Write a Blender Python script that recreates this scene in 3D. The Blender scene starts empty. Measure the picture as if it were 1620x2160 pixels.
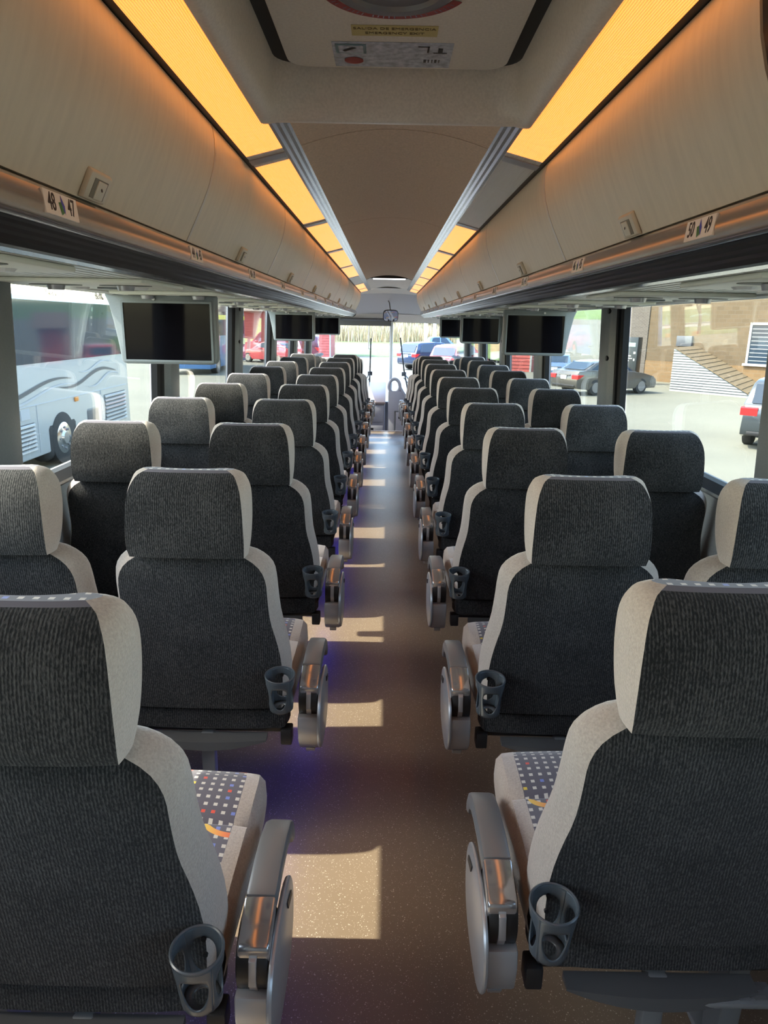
import bpy, bmesh, math, random
from mathutils import Vector, Matrix
random.seed(7)
R = math.radians
C = bpy.context.scene.collection
scene = bpy.context.scene

# ------------------------------------------------------------------ camera, sky, sun, exposure
CX, H = -0.0116, 1.381
PITCH, ROLL, FPX = 0.25968, 0.01854, 1498.0
cp, sp = math.cos(PITCH), math.sin(PITCH)
fw = Vector((0, cp, -sp)); rt = Vector((1, 0, 0)); up = rt.cross(fw)
rr = rt*math.cos(ROLL) + up*math.sin(ROLL); uu = -rt*math.sin(ROLL) + up*math.cos(ROLL)
cam_data = bpy.data.cameras.new('camera'); cam = bpy.data.objects.new('camera', cam_data); C.objects.link(cam)
cam_data.sensor_fit = 'VERTICAL'; cam_data.sensor_height = 36.0; cam_data.lens = 36.0*FPX/2160.0
cam_data.clip_start = 0.02; cam_data.clip_end = 2000
M3 = Matrix((rr, uu, -fw)).transposed()
cam.matrix_world = Matrix.Translation((CX, 0, H)) @ M3.to_4x4()
scene.camera = cam

world = bpy.data.worlds.new('World'); scene.world = world; world.use_nodes = True
wn = world.node_tree; wn.nodes.clear()
wo = wn.nodes.new('ShaderNodeOutputWorld'); wb = wn.nodes.new('ShaderNodeBackground')
SUN_DIR = Vector((1.0, 0.06, -1.27)).normalized()      # the way the light travels
sky = wn.nodes.new('ShaderNodeTexSky'); sky.sky_type = 'NISHITA'; sky.sun_disc = False
sky.sun_elevation = R(52); sky.sun_rotation = R(-93); sky.air_density = 1.0; sky.dust_density = 1.6
wb.inputs['Strength'].default_value = 1.05
wn.links.new(sky.outputs[0], wb.inputs[0]); wn.links.new(wb.outputs[0], wo.inputs[0])
sun_d = bpy.data.lights.new('sun', 'SUN'); sun_d.energy = 8.0; sun_d.angle = R(0.5); sun_d.color = (1, 0.97, 0.90)
sun = bpy.data.objects.new('sun', sun_d); C.objects.link(sun); sun.rotation_euler = SUN_DIR.to_track_quat('-Z', 'Y').to_euler()
sun.location = (-20, -2, 25)

vs = scene.view_settings
vs.view_transform = 'Standard'; vs.look = 'None'; vs.gamma = 1.0; vs.use_curve_mapping = False
vs.exposure = 1.0

# ------------------------------------------------------------------ materials
MATS = {}
def nodes_of(name):
    m = bpy.data.materials.new(name); m.use_nodes = True
    nt = m.node_tree
    b = nt.nodes['Principled BSDF']
    MATS[name] = m
    return m, nt, b
def P(name, col, rough=0.6, metal=0.0, spec=0.5, noise=0.0, nscale=30.0, bump=0.0, bscale=None, emit=None, estr=0.0, coat=0.0, sheen=0.0, stretch=None, detail=4.0):
    m, nt, b = nodes_of(name)
    b.inputs['Base Color'].default_value = (*col, 1); b.inputs['Roughness'].default_value = rough
    b.inputs['Metallic'].default_value = metal; b.inputs['Specular IOR Level'].default_value = spec
    if coat: b.inputs['Coat Weight'].default_value = coat; b.inputs['Coat Roughness'].default_value = 0.05
    if sheen: b.inputs['Sheen Weight'].default_value = sheen; b.inputs['Sheen Roughness'].default_value = 0.5
    if emit: b.inputs['Emission Color'].default_value = (*emit, 1); b.inputs['Emission Strength'].default_value = estr
    if noise or bump:
        tc = nt.nodes.new('ShaderNodeTexCoord'); src = tc.outputs['Object']
        if stretch:
            mp = nt.nodes.new('ShaderNodeMapping'); mp.inputs['Scale'].default_value = stretch
            nt.links.new(src, mp.inputs[0]); src = mp.outputs[0]
    if noise:
        n = nt.nodes.new('ShaderNodeTexNoise'); n.inputs['Scale'].default_value = nscale; n.inputs['Detail'].default_value = detail
        nt.links.new(src, n.inputs['Vector'])
        cr = nt.nodes.new('ShaderNodeValToRGB')
        cr.color_ramp.elements[0].position = 0.3; cr.color_ramp.elements[1].position = 0.7
        cr.color_ramp.elements[0].color = (*[c*(1-noise) for c in col], 1)
        cr.color_ramp.elements[1].color = (*[min(1, c*(1+noise)) for c in col], 1)
        nt.links.new(n.outputs['Fac'], cr.inputs[0]); nt.links.new(cr.outputs[0], b.inputs['Base Color'])
    if bump:
        n2 = nt.nodes.new('ShaderNodeTexNoise'); n2.inputs['Scale'].default_value = bscale or nscale; n2.inputs['Detail'].default_value = 3
        nt.links.new(src, n2.inputs['Vector'])
        bp = nt.nodes.new('ShaderNodeBump'); bp.inputs['Strength'].default_value = bump; bp.inputs['Distance'].default_value = 0.01
        nt.links.new(n2.outputs['Fac'], bp.inputs['Height']); nt.links.new(bp.outputs[0], b.inputs['Normal'])
    return m
def math_node(nt, op, a, bb=None):
    n = nt.nodes.new('ShaderNodeMath'); n.operation = op
    for i, v in enumerate((a, bb)):
        if v is None: continue
        if hasattr(v, 'links') or hasattr(v, 'is_linked'): nt.links.new(v, n.inputs[i])
        else: n.inputs[i].default_value = v
    return n.outputs[0]

def ribbed_fabric(name, lo, hi):
    """corduroy-like knit: fine vertical cords with pale flecks"""
    m, nt, b = nodes_of(name)
    tc = nt.nodes.new('ShaderNodeTexCoord'); sep = nt.nodes.new('ShaderNodeSeparateXYZ'); nt.links.new(tc.outputs['Object'], sep.inputs[0])
    wob = nt.nodes.new('ShaderNodeTexNoise'); wob.inputs['Scale'].default_value = 18; nt.links.new(tc.outputs['Object'], wob.inputs['Vector'])
    xx = math_node(nt, 'ADD', math_node(nt, 'MULTIPLY', sep.outputs[0], 1250.0), math_node(nt, 'MULTIPLY', wob.outputs['Fac'], 5.0))
    cord = math_node(nt, 'SINE', xx)
    mp = nt.nodes.new('ShaderNodeMapping'); mp.inputs['Scale'].default_value = (420, 170, 170); nt.links.new(tc.outputs['Object'], mp.inputs[0])
    fl = nt.nodes.new('ShaderNodeTexNoise'); fl.inputs['Scale'].default_value = 1.0; fl.inputs['Detail'].default_value = 2; nt.links.new(mp.outputs[0], fl.inputs['Vector'])
    big = nt.nodes.new('ShaderNodeTexNoise'); big.inputs['Scale'].default_value = 9; big.inputs['Detail'].default_value = 3; nt.links.new(tc.outputs['Object'], big.inputs['Vector'])
    v = math_node(nt, 'ADD', math_node(nt, 'MULTIPLY', cord, 0.13), fl.outputs['Fac'])
    v = math_node(nt, 'ADD', v, math_node(nt, 'MULTIPLY', math_node(nt, 'SUBTRACT', big.outputs['Fac'], 0.5), 0.35))
    cr = nt.nodes.new('ShaderNodeValToRGB'); e = cr.color_ramp.elements
    e[0].position = 0.40; e[0].color = (*lo, 1); e[1].position = 0.82; e[1].color = (*hi, 1)
    nt.links.new(v, cr.inputs[0]); nt.links.new(cr.outputs[0], b.inputs['Base Color'])
    b.inputs['Roughness'].default_value = 0.95; b.inputs['Specular IOR Level'].default_value = 0.15
    b.inputs['Sheen Weight'].default_value = 0.12; b.inputs['Sheen Roughness'].default_value = 0.6
    bp = nt.nodes.new('ShaderNodeBump'); bp.inputs['Strength'].default_value = 0.5; bp.inputs['Distance'].default_value = 0.002
    nt.links.new(v, bp.inputs['Height']); nt.links.new(bp.outputs[0], b.inputs['Normal'])
    return m
def dot_fabric(name):
    """mauve-grey moquette with a grid of small pale squares, a few coloured, and loose coloured swirls"""
    m, nt, b = nodes_of(name)
    tc = nt.nodes.new('ShaderNodeTexCoord'); sep = nt.nodes.new('ShaderNodeSeparateXYZ'); nt.links.new(tc.outputs['Object'], sep.inputs[0])
    u, v = sep.outputs[0], math_node(nt, 'SUBTRACT', sep.outputs[1], sep.outputs[2])
    S = 52.0
    us = math_node(nt, 'MULTIPLY', u, S); vs_ = math_node(nt, 'ADD', math_node(nt, 'MULTIPLY', v, S), 0.42)
    fu = math_node(nt, 'ABSOLUTE', math_node(nt, 'SUBTRACT', math_node(nt, 'FRACT', us), 0.5))
    fv = math_node(nt, 'ABSOLUTE', math_node(nt, 'SUBTRACT', math_node(nt, 'FRACT', vs_), 0.5))
    box = math_node(nt, 'LESS_THAN', math_node(nt, 'MAXIMUM', fu, fv), 0.2)
    cmb = nt.nodes.new('ShaderNodeCombineXYZ')
    nt.links.new(math_node(nt, 'FLOOR', us), cmb.inputs[0]); nt.links.new(math_node(nt, 'FLOOR', vs_), cmb.inputs[1])
    wnz = nt.nodes.new('ShaderNodeTexWhiteNoise'); wnz.noise_dimensions = '2D'; nt.links.new(cmb.outputs[0], wnz.inputs['Vector'])
    cr = nt.nodes.new('ShaderNodeValToRGB'); cr.color_ramp.interpolation = 'CONSTANT'; e = cr.color_ramp.elements
    e[0].position = 0.0; e[0].color = (0.52, 0.48, 0.43, 1); e[1].position = 0.82; e[1].color = (0.16, 0.2, 0.5, 1)
    for p, c in ((0.88, (0.6, 0.08, 0.05, 1)), (0.94, (0.62, 0.45, 0.06, 1)), (0.97, (0.52, 0.48, 0.43, 1))):
        k = e.new(p); k.color = c
    nt.links.new(wnz.outputs['Value'], cr.inputs[0])
    mx = nt.nodes.new('ShaderNodeMix'); mx.data_type = 'RGBA'
    mx.inputs['A'].default_value = (0.095, 0.085, 0.105, 1)
    nt.links.new(box, mx.inputs['Factor']); nt.links.new(cr.outputs[0], mx.inputs['B'])
    # swirls: part of an ellipse ring in big cells
    S2 = 6.3
    a1 = math_node(nt, 'SUBTRACT', math_node(nt, 'FRACT', math_node(nt, 'ADD', math_node(nt, 'MULTIPLY', u, S2), 0.33)), 0.5)
    b1 = math_node(nt, 'SUBTRACT', math_node(nt, 'FRACT', math_node(nt, 'ADD', math_node(nt, 'MULTIPLY', v, S2*0.8), 0.1)), 0.5)
    rad = math_node(nt, 'SQRT', math_node(nt, 'ADD', math_node(nt, 'POWER', a1, 2.0), math_node(nt, 'POWER', math_node(nt, 'MULTIPLY', b1, 2.3), 2.0)))
    wid = math_node(nt, 'ADD', 0.02, math_node(nt, 'MULTIPLY', math_node(nt, 'MAXIMUM', math_node(nt, 'MULTIPLY', b1, -1.0), 0.0), 0.35))
    ring = math_node(nt, 'LESS_THAN', math_node(nt, 'ABSOLUTE', math_node(nt, 'SUBTRACT', rad, 0.3)), wid)
    ring = math_node(nt, 'MULTIPLY', ring, math_node(nt, 'LESS_THAN', b1, 0.02))
    cr2 = nt.nodes.new('ShaderNodeValToRGB'); e2 = cr2.color_ramp.elements
    e2[0].position = 0.15; e2[0].color = (0.7, 0.5, 0.05, 1); e2[1].position = 0.85; e2[1].color = (0.2, 0.2, 0.55, 1)
    k = e2.new(0.45); k.color = (0.75, 0.2, 0.05, 1); k = e2.new(0.62); k.color = (0.6, 0.07, 0.05, 1)
    nt.links.new(math_node(nt, 'ADD', a1, 0.5), cr2.inputs[0])
    mx2 = nt.nodes.new('ShaderNodeMix'); mx2.data_type = 'RGBA'
    nt.links.new(ring, mx2.inputs['Factor']); nt.links.new(mx.outputs['Result'], mx2.inputs['A']); nt.links.new(cr2.outputs[0], mx2.inputs['B'])
    nt.links.new(mx2.outputs['Result'], b.inputs['Base Color'])
    b.inputs['Roughness'].default_value = 0.9; b.inputs['Specular IOR Level'].default_value = 0.2; b.inputs['Sheen Weight'].default_value = 0.3
    return m
def glass(name, tint, ior=1.45):
    m = bpy.data.materials.new(name); m.use_nodes = True; nt = m.node_tree; nt.nodes.clear(); MATS[name] = m
    o = nt.nodes.new('ShaderNodeOutputMaterial'); t = nt.nodes.new('ShaderNodeBsdfTransparent'); g = nt.nodes.new('ShaderNodeBsdfGlossy')
    t.inputs[0].default_value = (*tint, 1); g.inputs['Roughness'].default_value = 0.0; g.inputs[0].default_value = (1, 1, 1, 1)
    f = nt.nodes.new('ShaderNodeFresnel'); ge = nt.nodes.new('ShaderNodeNewGeometry'); mx = nt.nodes.new('ShaderNodeMixShader')
    # the same reflectance on both faces of a pane
    nt.links.new(math_node(nt, 'POWER', ior, math_node(nt, 'SUBTRACT', 1.0, math_node(nt, 'MULTIPLY', ge.outputs['Backfacing'], 2.0))), f.inputs[0])
    nt.links.new(f.outputs[0], mx.inputs[0]); nt.links.new(t.outputs[0], mx.inputs[1]); nt.links.new(g.outputs[0], mx.inputs[2]); nt.links.new(mx.outputs[0], o.inputs[0])
    return m
def speckled_floor(name):
    m, nt, b = nodes_of(name)
    tc = nt.nodes.new('ShaderNodeTexCoord')
    v = nt.nodes.new('ShaderNodeTexVoronoi'); v.inputs['Scale'].default_value = 95; nt.links.new(tc.outputs['Object'], v.inputs['Vector'])
    s2 = nt.nodes.new('ShaderNodeTexVoronoi'); s2.inputs['Scale'].default_value = 210; nt.links.new(tc.outputs['Object'], s2.inputs['Vector'])
    f1 = math_node(nt, 'LESS_THAN', v.outputs['Distance'], 0.14); f2 = math_node(nt, 'LESS_THAN', s2.outputs['Distance'], 0.16)
    fac = math_node(nt, 'MULTIPLY', math_node(nt, 'MAXIMUM', f1, f2), 0.6)
    nz = nt.nodes.new('ShaderNodeTexNoise'); nz.inputs['Scale'].default_value = 4; nz.inputs['Detail'].default_value = 5; nt.links.new(tc.outputs['Object'], nz.inputs['Vector'])
    cr = nt.nodes.new('ShaderNodeValToRGB'); cr.color_ramp.elements[0].color = (0.145, 0.105, 0.072, 1); cr.color_ramp.elements[1].color = (0.19, 0.14, 0.098, 1)
    nt.links.new(nz.outputs['Fac'], cr.inputs[0])
    mx = nt.nodes.new('ShaderNodeMix'); mx.data_type = 'RGBA'; nt.links.new(fac, mx.inputs['Factor']); nt.links.new(cr.outputs[0], mx.inputs['A']); mx.inputs['B'].default_value = (0.62, 0.56, 0.46, 1)
    nt.links.new(mx.outputs['Result'], b.inputs['Base Color']); b.inputs['Roughness'].default_value = 0.36; b.inputs['Specular IOR Level'].default_value = 0.55
    n2 = nt.nodes.new('ShaderNodeTexNoise'); n2.inputs['Scale'].default_value = 60; nt.links.new(tc.outputs['Object'], n2.inputs['Vector'])
    bp = nt.nodes.new('ShaderNodeBump'); bp.inputs['Strength'].default_value = 0.12; bp.inputs['Distance'].default_value = 0.003
    nt.links.new(n2.outputs['Fac'], bp.inputs['Height']); nt.links.new(bp.outputs[0], b.inputs['Normal'])
    return m
def amber_diffuser(name, strength):
    m, nt, b = nodes_of(name)
    tc = nt.nodes.new('ShaderNodeTexCoord'); sep = nt.nodes.new('ShaderNodeSeparateXYZ'); nt.links.new(tc.outputs['Object'], sep.inputs[0])
    w = math_node(nt, 'SINE', math_node(nt, 'MULTIPLY', sep.outputs[0], 1500.0))
    b.inputs['Base Color'].default_value = (0.62, 0.6, 0.55, 1); b.inputs['Roughness'].default_value = 0.35
    b.inputs['Emission Color'].default_value = (1.0, 0.30, 0.038, 1); b.inputs['Emission Strength'].default_value = strength
    if strength: nt.links.new(math_node(nt, 'ADD', math_node(nt, 'MULTIPLY', w, 0.3*strength), strength), b.inputs['Emission Strength'])
    bp = nt.nodes.new('ShaderNodeBump'); bp.inputs['Strength'].default_value = 0.4; bp.inputs['Distance'].default_value = 0.002
    nt.links.new(w, bp.inputs['Height']); nt.links.new(bp.outputs[0], b.inputs['Normal'])
    return m
def brick(name, c1, c2, mortar, bw, bh, axis_rot=(R(90), 0, 0)):
    m, nt, b = nodes_of(name)
    tc = nt.nodes.new('ShaderNodeTexCoord'); mp = nt.nodes.new('ShaderNodeMapping'); mp.inputs['Rotation'].default_value = axis_rot
    nt.links.new(tc.outputs['Object'], mp.inputs[0])
    t = nt.nodes.new('ShaderNodeTexBrick'); t.inputs['Scale'].default_value = 1.0; t.inputs['Brick Width'].default_value = bw; t.inputs['Row Height'].default_value = bh
    t.inputs['Mortar Size'].default_value = 0.012; t.inputs['Color1'].default_value = (*c1, 1); t.inputs['Color2'].default_value = (*c2, 1); t.inputs['Mortar'].default_value = (*mortar, 1)
    nt.links.new(mp.outputs[0], t.inputs['Vector']); nt.links.new(t.outputs[0], b.inputs['Base Color']); b.inputs['Roughness'].default_value = 0.9
    return m

ribbed_fabric('charcoal_rib', (0.0045, 0.0046, 0.0056), (0.066, 0.063, 0.061))
dot_fabric('moquette')
P('plush_grey', (0.365, 0.305, 0.262), 0.95, spec=0.1, noise=0.14, nscale=260, bump=0.25, bscale=420, sheen=0.5)
P('silver_plastic', (0.40, 0.40, 0.41), 0.34, metal=0.55, spec=0.5)
P('silver_glossy', (0.46, 0.45, 0.45), 0.16, metal=0.75)
P('dark_silver', (0.22, 0.22, 0.225), 0.4, metal=0.5)
P('black_rubber', (0.012, 0.012, 0.013), 0.75, spec=0.25)
P('bar_dark', (0.07, 0.07, 0.072), 0.5)
P('leg_grey', (0.16, 0.165, 0.17), 0.5)
P('smoke_plastic', (0.06, 0.073, 0.085), 0.3, spec=0.6)
P('black_plastic', (0.012, 0.012, 0.013), 0.45)
P('screen', (0.004, 0.0035, 0.005), 0.06, spec=0.12)
P('grey_housing', (0.20, 0.225, 0.235), 0.5, noise=0.06, nscale=200)
P('grey_pillar', (0.13, 0.14, 0.15), 0.45, noise=0.06, nscale=150)
P('bin_cream', (0.70, 0.64, 0.50), 0.42, spec=0.45, noise=0.05, nscale=9, stretch=(1, 6, 1))
P('bin_trim', (0.62, 0.59, 0.52), 0.3, metal=0.4)
P('latch_cream', (0.62, 0.59, 0.48), 0.45)
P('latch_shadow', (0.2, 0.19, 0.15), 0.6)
P('bin_black', (0.018, 0.017, 0.016), 0.22, noise=0.3, nscale=60)
P('aluminium', (0.56, 0.55, 0.54), 0.2, metal=0.9)
P('rail_dark', (0.05, 0.05, 0.052), 0.28, metal=0.5)
P('rack_panel', (0.62, 0.64, 0.58), 0.3, noise=0.05, nscale=50)
P('psu_plate', (0.72, 0.73, 0.63), 0.4)
P('vent_dark', (0.10, 0.105, 0.08), 0.5)
P('header_white', (0.62, 0.63, 0.62), 0.45)
P('ceiling_tan', (0.64, 0.515, 0.395), 0.9, noise=0.12, nscale=130, bump=0.15, bscale=300)
P('ceiling_shell', (0.60, 0.56, 0.50), 0.55, noise=0.08, nscale=120, bump=0.1, bscale=400)
P('hatch_plastic', (0.68, 0.63, 0.55), 0.42, noise=0.08, nscale=160, bump=0.12, bscale=500)
P('wall_cloth', (0.26, 0.265, 0.27), 0.9, noise=0.1, nscale=200)
P('shell_dark', (0.03, 0.03, 0.03), 0.8)
P('front_lavender', (0.42, 0.42, 0.48), 0.5)
P('front_grey', (0.5, 0.5, 0.5), 0.6)
P('dash_black', (0.03, 0.03, 0.035), 0.5)
P('sticker_white', (0.85, 0.83, 0.76), 0.5)
P('sticker_ink', (0.03, 0.03, 0.03), 0.6)
P('logo_blue', (0.06, 0.08, 0.45), 0.5); P('logo_green', (0.05, 0.2, 0.07), 0.5)
P('sticker_yellow', (0.52, 0.44, 0.18), 0.5); P('sticker_brown', (0.14, 0.10, 0.04), 0.6)
P('sticker_red', (0.28, 0.04, 0.035), 0.5); P('sticker_silver', (0.5, 0.55, 0.65), 0.25, metal=0.5, noise=0.3, nscale=60)
P('sticker_teal', (0.12, 0.2, 0.22), 0.5)
P('mirror_glass', (0.8, 0.85, 0.95), 0.02, metal=1.0)
P('blue_led', (0.1, 0.1, 0.6), 0.5, emit=(0.06, 0.06, 1.0), estr=12.0)
P('white_led', (0.8, 0.8, 0.8), 0.4, emit=(0.9, 0.95, 1.0), estr=1.2)
speckled_floor('floor_vinyl')
AMBER = 0.85
amber_diffuser('diffuser_lit', AMBER); amber_diffuser('diffuser_unlit', 0.0)
glass('side_glass', (0.88, 0.885, 0.82)); glass('windscreen_glass', (0.93, 0.96, 0.97)); glass('car_glass', (0.10, 0.13, 0.15), 1.6)

# ------------------------------------------------------------------ mesh helpers
def link(name, me, mat, parent=None, smooth=False, auto=None):
    o = bpy.data.objects.new(name, me); C.objects.link(o)
    if mat: me.materials.append(MATS[mat])
    if parent: o.parent = parent
    if smooth:
        for p in me.polygons: p.use_smooth = True
    return o
def mesh(name, V, F, mat, parent=None, smooth=False):
    me = bpy.data.meshes.new(name); me.from_pydata([tuple(v) for v in V], [], F); me.update()
    return link(name, me, mat, parent, smooth)
def tag(o, label, cat, group=None):
    o['label'] = label; o['category'] = cat
    if group: o['group'] = group
    return o
def struct(o): o['kind'] = 'structure'; return o
def empty(name, loc=(0, 0, 0), rz=0.0):
    o = bpy.data.objects.new(name, None); C.objects.link(o); o.location = loc; o.rotation_euler = (0, 0, rz); o.empty_display_size = 0.05
    return o
class MB:
    def __init__(s): s.V = []; s.F = []
    def add(s, V, F):
        n = len(s.V); s.V += [tuple(v) for v in V]; s.F += [tuple(i+n for i in f) for f in F]; return s
    def box(s, x0, x1, y0, y1, z0, z1):
        V = [(x, y, z) for x in (x0, x1) for y in (y0, y1) for z in (z0, z1)]
        return s.add(V, [(0, 1, 3, 2), (4, 6, 7, 5), (0, 4, 5, 1), (2, 3, 7, 6), (0, 2, 6, 4), (1, 5, 7, 3)])
    def prism(s, prof, a0, a1, axis='y'):
        """closed 2D profile extruded along an axis. y: (x,z) profile; x: (y,z); z: (x,y)"""
        n = len(prof)
        def pt(p, a): return (p[0], a, p[1]) if axis == 'y' else ((a, p[0], p[1]) if axis == 'x' else (p[0], p[1], a))
        V = [pt(p, a0) for p in prof] + [pt(p, a1) for p in prof]
        F = [(i, (i+1) % n, n+(i+1) % n, n+i) for i in range(n)] + [tuple(range(n-1, -1, -1)), tuple(range(n, 2*n))]
        return s.add(V, F)
    def tube(s, pts, r, seg=8, caps=True):
        pts = [Vector(p) for p in pts]; rs = r if isinstance(r, (list, tuple)) else [r]*len(pts)
        V = []; F = []
        t = (pts[1]-pts[0]).normalized(); ref = Vector((0, 0, 1)) if abs(t.z) < 0.9 else Vector((1, 0, 0))
        nrm = (ref - t*ref.dot(t)).normalized()
        for i, p in enumerate(pts):
            a = pts[max(0, i-1)]; b = pts[min(len(pts)-1, i+1)]; t = (b-a).normalized()
            nrm = (nrm - t*nrm.dot(t)).normalized(); bi = t.cross(nrm)
            for k in range(seg):
                an = 2*math.pi*k/seg; V.append(p + (nrm*math.cos(an) + bi*math.sin(an))*rs[i])
        for i in range(len(pts)-1):
            for k in range(seg):
                F.append((i*seg+k, i*seg+(k+1) % seg, (i+1)*seg+(k+1) % seg, (i+1)*seg+k))
        if caps: F += [tuple(range(seg-1, -1, -1)), tuple(range((len(pts)-1)*seg, len(pts)*seg))]
        return s.add(V, F)
    def cyl(s, c, r, h0, h1, axis='x', seg=24, r2=None):
        r2 = r if r2 is None else r2
        def pt(a, b, h): return (h, c[0]+a, c[1]+b) if axis == 'x' else ((c[0]+a, h, c[1]+b) if axis == 'y' else (c[0]+a, c[1]+b, h))
        V = [pt(r*math.cos(2*math.pi*k/seg), r*math.sin(2*math.pi*k/seg), h0) for k in range(seg)] + [pt(r2*math.cos(2*math.pi*k/seg), r2*math.sin(2*math.pi*k/seg), h1) for k in range(seg)]
        F = [(k, (k+1) % seg, seg+(k+1) % seg, seg+k) for k in range(seg)] + [tuple(range(seg-1, -1, -1)), tuple(range(seg, 2*seg))]
        return s.add(V, F)
    def quad(s, a, b, c, d): return s.add([a, b, c, d], [(0, 1, 2, 3)])
    def mirror(s, sx):
        if sx < 0:
            s.V = [(-v[0], v[1], v[2]) for v in s.V]; s.F = [tuple(reversed(f)) for f in s.F]
        return s
    def build(s, name, mat, parent=None, smooth=False, bevel=0.0, seg=2, angle=35):
        me = bpy.data.meshes.new(name); me.from_pydata(s.V, [], s.F); me.update()
        bm = bmesh.new(); bm.from_mesh(me)
        bmesh.ops.recalc_face_normals(bm, faces=bm.faces)
        if bevel:
            es = [e for e in bm.edges if len(e.link_faces) == 2 and e.calc_face_angle(0) > R(angle)]
            bmesh.ops.bevel(bm, geom=es, offset=bevel, segments=seg, affect='EDGES', profile=0.5, clamp_overlap=True)
        bm.to_mesh(me); bm.free()
        o = link(name, me, mat, parent, smooth or bevel > 0)
        if smooth or bevel:
            try: me.set_sharp_from_angle(angle=R(40))
            except Exception: pass
        return o
def copy_tree(o, parent=None):
    c = o.copy(); C.objects.link(c); c.parent = parent
    for ch in list(o.children): copy_tree(ch, c)
    return c
def text_obj(name, s, size, mat, parent, origin, xdir, updir, extrude=0.0004, align='CENTER', xs=1.0, offset=0.0):
    cu = bpy.data.curves.new(name, 'FONT'); cu.body = s; cu.size = size; cu.align_x = align; cu.align_y = 'CENTER'; cu.extrude = extrude; cu.resolution_u = 3; cu.offset = offset
    tmp = bpy.data.objects.new(name, cu); C.objects.link(tmp)
    dg = bpy.context.evaluated_depsgraph_get()
    me = bpy.data.meshes.new_from_object(tmp.evaluated_get(dg))
    bpy.data.objects.remove(tmp); bpy.data.curves.remove(cu)
    x = Vector(xdir).normalized(); u = Vector(updir).normalized(); n = x.cross(u)
    M = Matrix((x*xs, u, n)).transposed().to_4x4(); M.translation = Vector(origin)
    me.transform(M); me.materials.clear()
    return link(name, me, mat, parent)
def lerp(tab, z):
    if z <= tab[0][0]: return tab[0][1]
    for (a, va), (b, vb) in zip(tab, tab[1:]):
        if z <= b: t = (z-a)/(b-a); return va+(vb-va)*t
    return tab[-1][1]
def ordinal(k): return ['zeroth', 'first', 'second', 'third', 'fourth', 'fifth', 'sixth', 'seventh', 'eighth', 'ninth', 'tenth', 'eleventh', 'twelfth', 'thirteenth'][k]
SIDE = {-1: 'white coach', 1: 'brick building'}
SNAME = {-1: 'left', 1: 'right'}

# ------------------------------------------------------------------ bus shell
YB, YF = -1.1, 12.75
def floor_z(y): return 0.0 if y < 8.2 else -0.18*min(1, (y-8.2)/2.4)
m = MB()
prof = [(YB, 0.0), (8.2, 0.0), (10.6, -0.18), (10.6, -0.30), (YB, -0.30)]
m.prism(prof, -1.2, 1.2, 'x'); struct(m.build('floor', 'floor_vinyl'))
m = MB().box(-0.36, 0.36, 10.56, 10.61, -0.185, -0.172); struct(m.build('trim_1', 'front_lavender'))
m = MB().box(-1.2, 1.2, 10.6, YF+0.3, -0.75, -0.62); struct(m.build('floor.001', 'front_lavender'))
def wallx(z): return 1.155-0.046*(z-0.95)
PIL = [0.28, 2.0, 3.70, 5.42, 7.14, 8.86, 10.58]
PW = 0.17
ZS, ZT = 0.83, 1.492
for s in (-1, 1):
    # lower wall with its sill
    m = MB(); pr = [(1.165, -0.4), (1.165, 0.80), (1.125, 0.825), (1.125, 0.838), (1.25, 0.838), (1.25, -1.2), (1.165, -1.2)]
    m.prism([(x*s, z) for x, z in pr], YB, YF, 'y'); w = struct(m.build('wall_'+SNAME[s], 'wall_cloth'))
    m = MB(); pr = [(1.118, 0.838), (1.185, 0.838), (1.185, 0.862), (1.15, 0.862)]
    m.prism([(x*s, z) for x, z in pr], YB, YF, 'y'); m.build('window_seal', 'black_rubber', w)
    m = MB(); m.prism([(1.115*s, 1.497), (1.186*s, 1.497), (1.186*s, 1.62), (1.26*s, 1.80), (1.26*s, 2.05), (1.115*s, 2.05)], YB, YF, 'y'); m.build('upper_wall', 'shell_dark', w)
    for y in PIL:
        # pillar: grey cover towards the front, rubber channel behind it
        pl = empty('window_pillar', (0, 0, 0)); pl.parent = w
        m = MB()
        for (ya, yb, dx, mt) in ((y-PW+0.12, y+PW, 0.0, 'grey_pillar'),):
            x0, x1 = wallx(ZS)-0.0, wallx(ZT)
            n = 6; V = []
            for z, xx in ((ZS-0.02, x0), (ZT+0.01, x1)):
                V += [((xx-0.004)*s, ya, z), ((xx-0.034)*s, ya+0.03, z), ((xx-0.04)*s, (ya+yb)/2, z), ((xx-0.034)*s, yb-0.03, z), ((xx-0.004)*s, yb, z), ((xx+0.06)*s, yb, z), ((xx+0.06)*s, ya, z)]
            k = 7; F = [(i, (i+1) % k, k+(i+1) % k, k+i) for i in range(k)] + [tuple(range(k)), tuple(range(2*k-1, k-1, -1))]
            m.add(V, F)
        m.build('pillar_cover', 'grey_pillar', pl, bevel=0.006)
        m = MB()
        for ya, yb, d in ((y-PW, y-PW+0.045, 0.012), (y-PW+0.05, y-PW+0.085, 0.0), (y-PW+0.09, y-PW+0.12, 0.01)):
            V = [((wallx(z)-d+e)*s, yy, z) for z in (ZS-0.01, ZT+0.01) for yy in (ya, yb) for e in (0.0, 0.03)]
            m.add(V, [(0, 1, 3, 2), (4, 6, 7, 5), (0, 4, 5, 1), (2, 3, 7, 6), (0, 2, 6, 4), (1, 5, 7, 3)])
        m.build('rubber_channel', 'black_rubber', pl)
        for zb in (1.46, 1.23):
            m = MB(); xb = (wallx(zb)-0.042)*s; m.cyl((y-0.01, zb), 0.013, xb, xb+0.02*s, 'x', 16); m.build('screw_cap', 'black_plastic', pl)
nwin = 0
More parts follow.
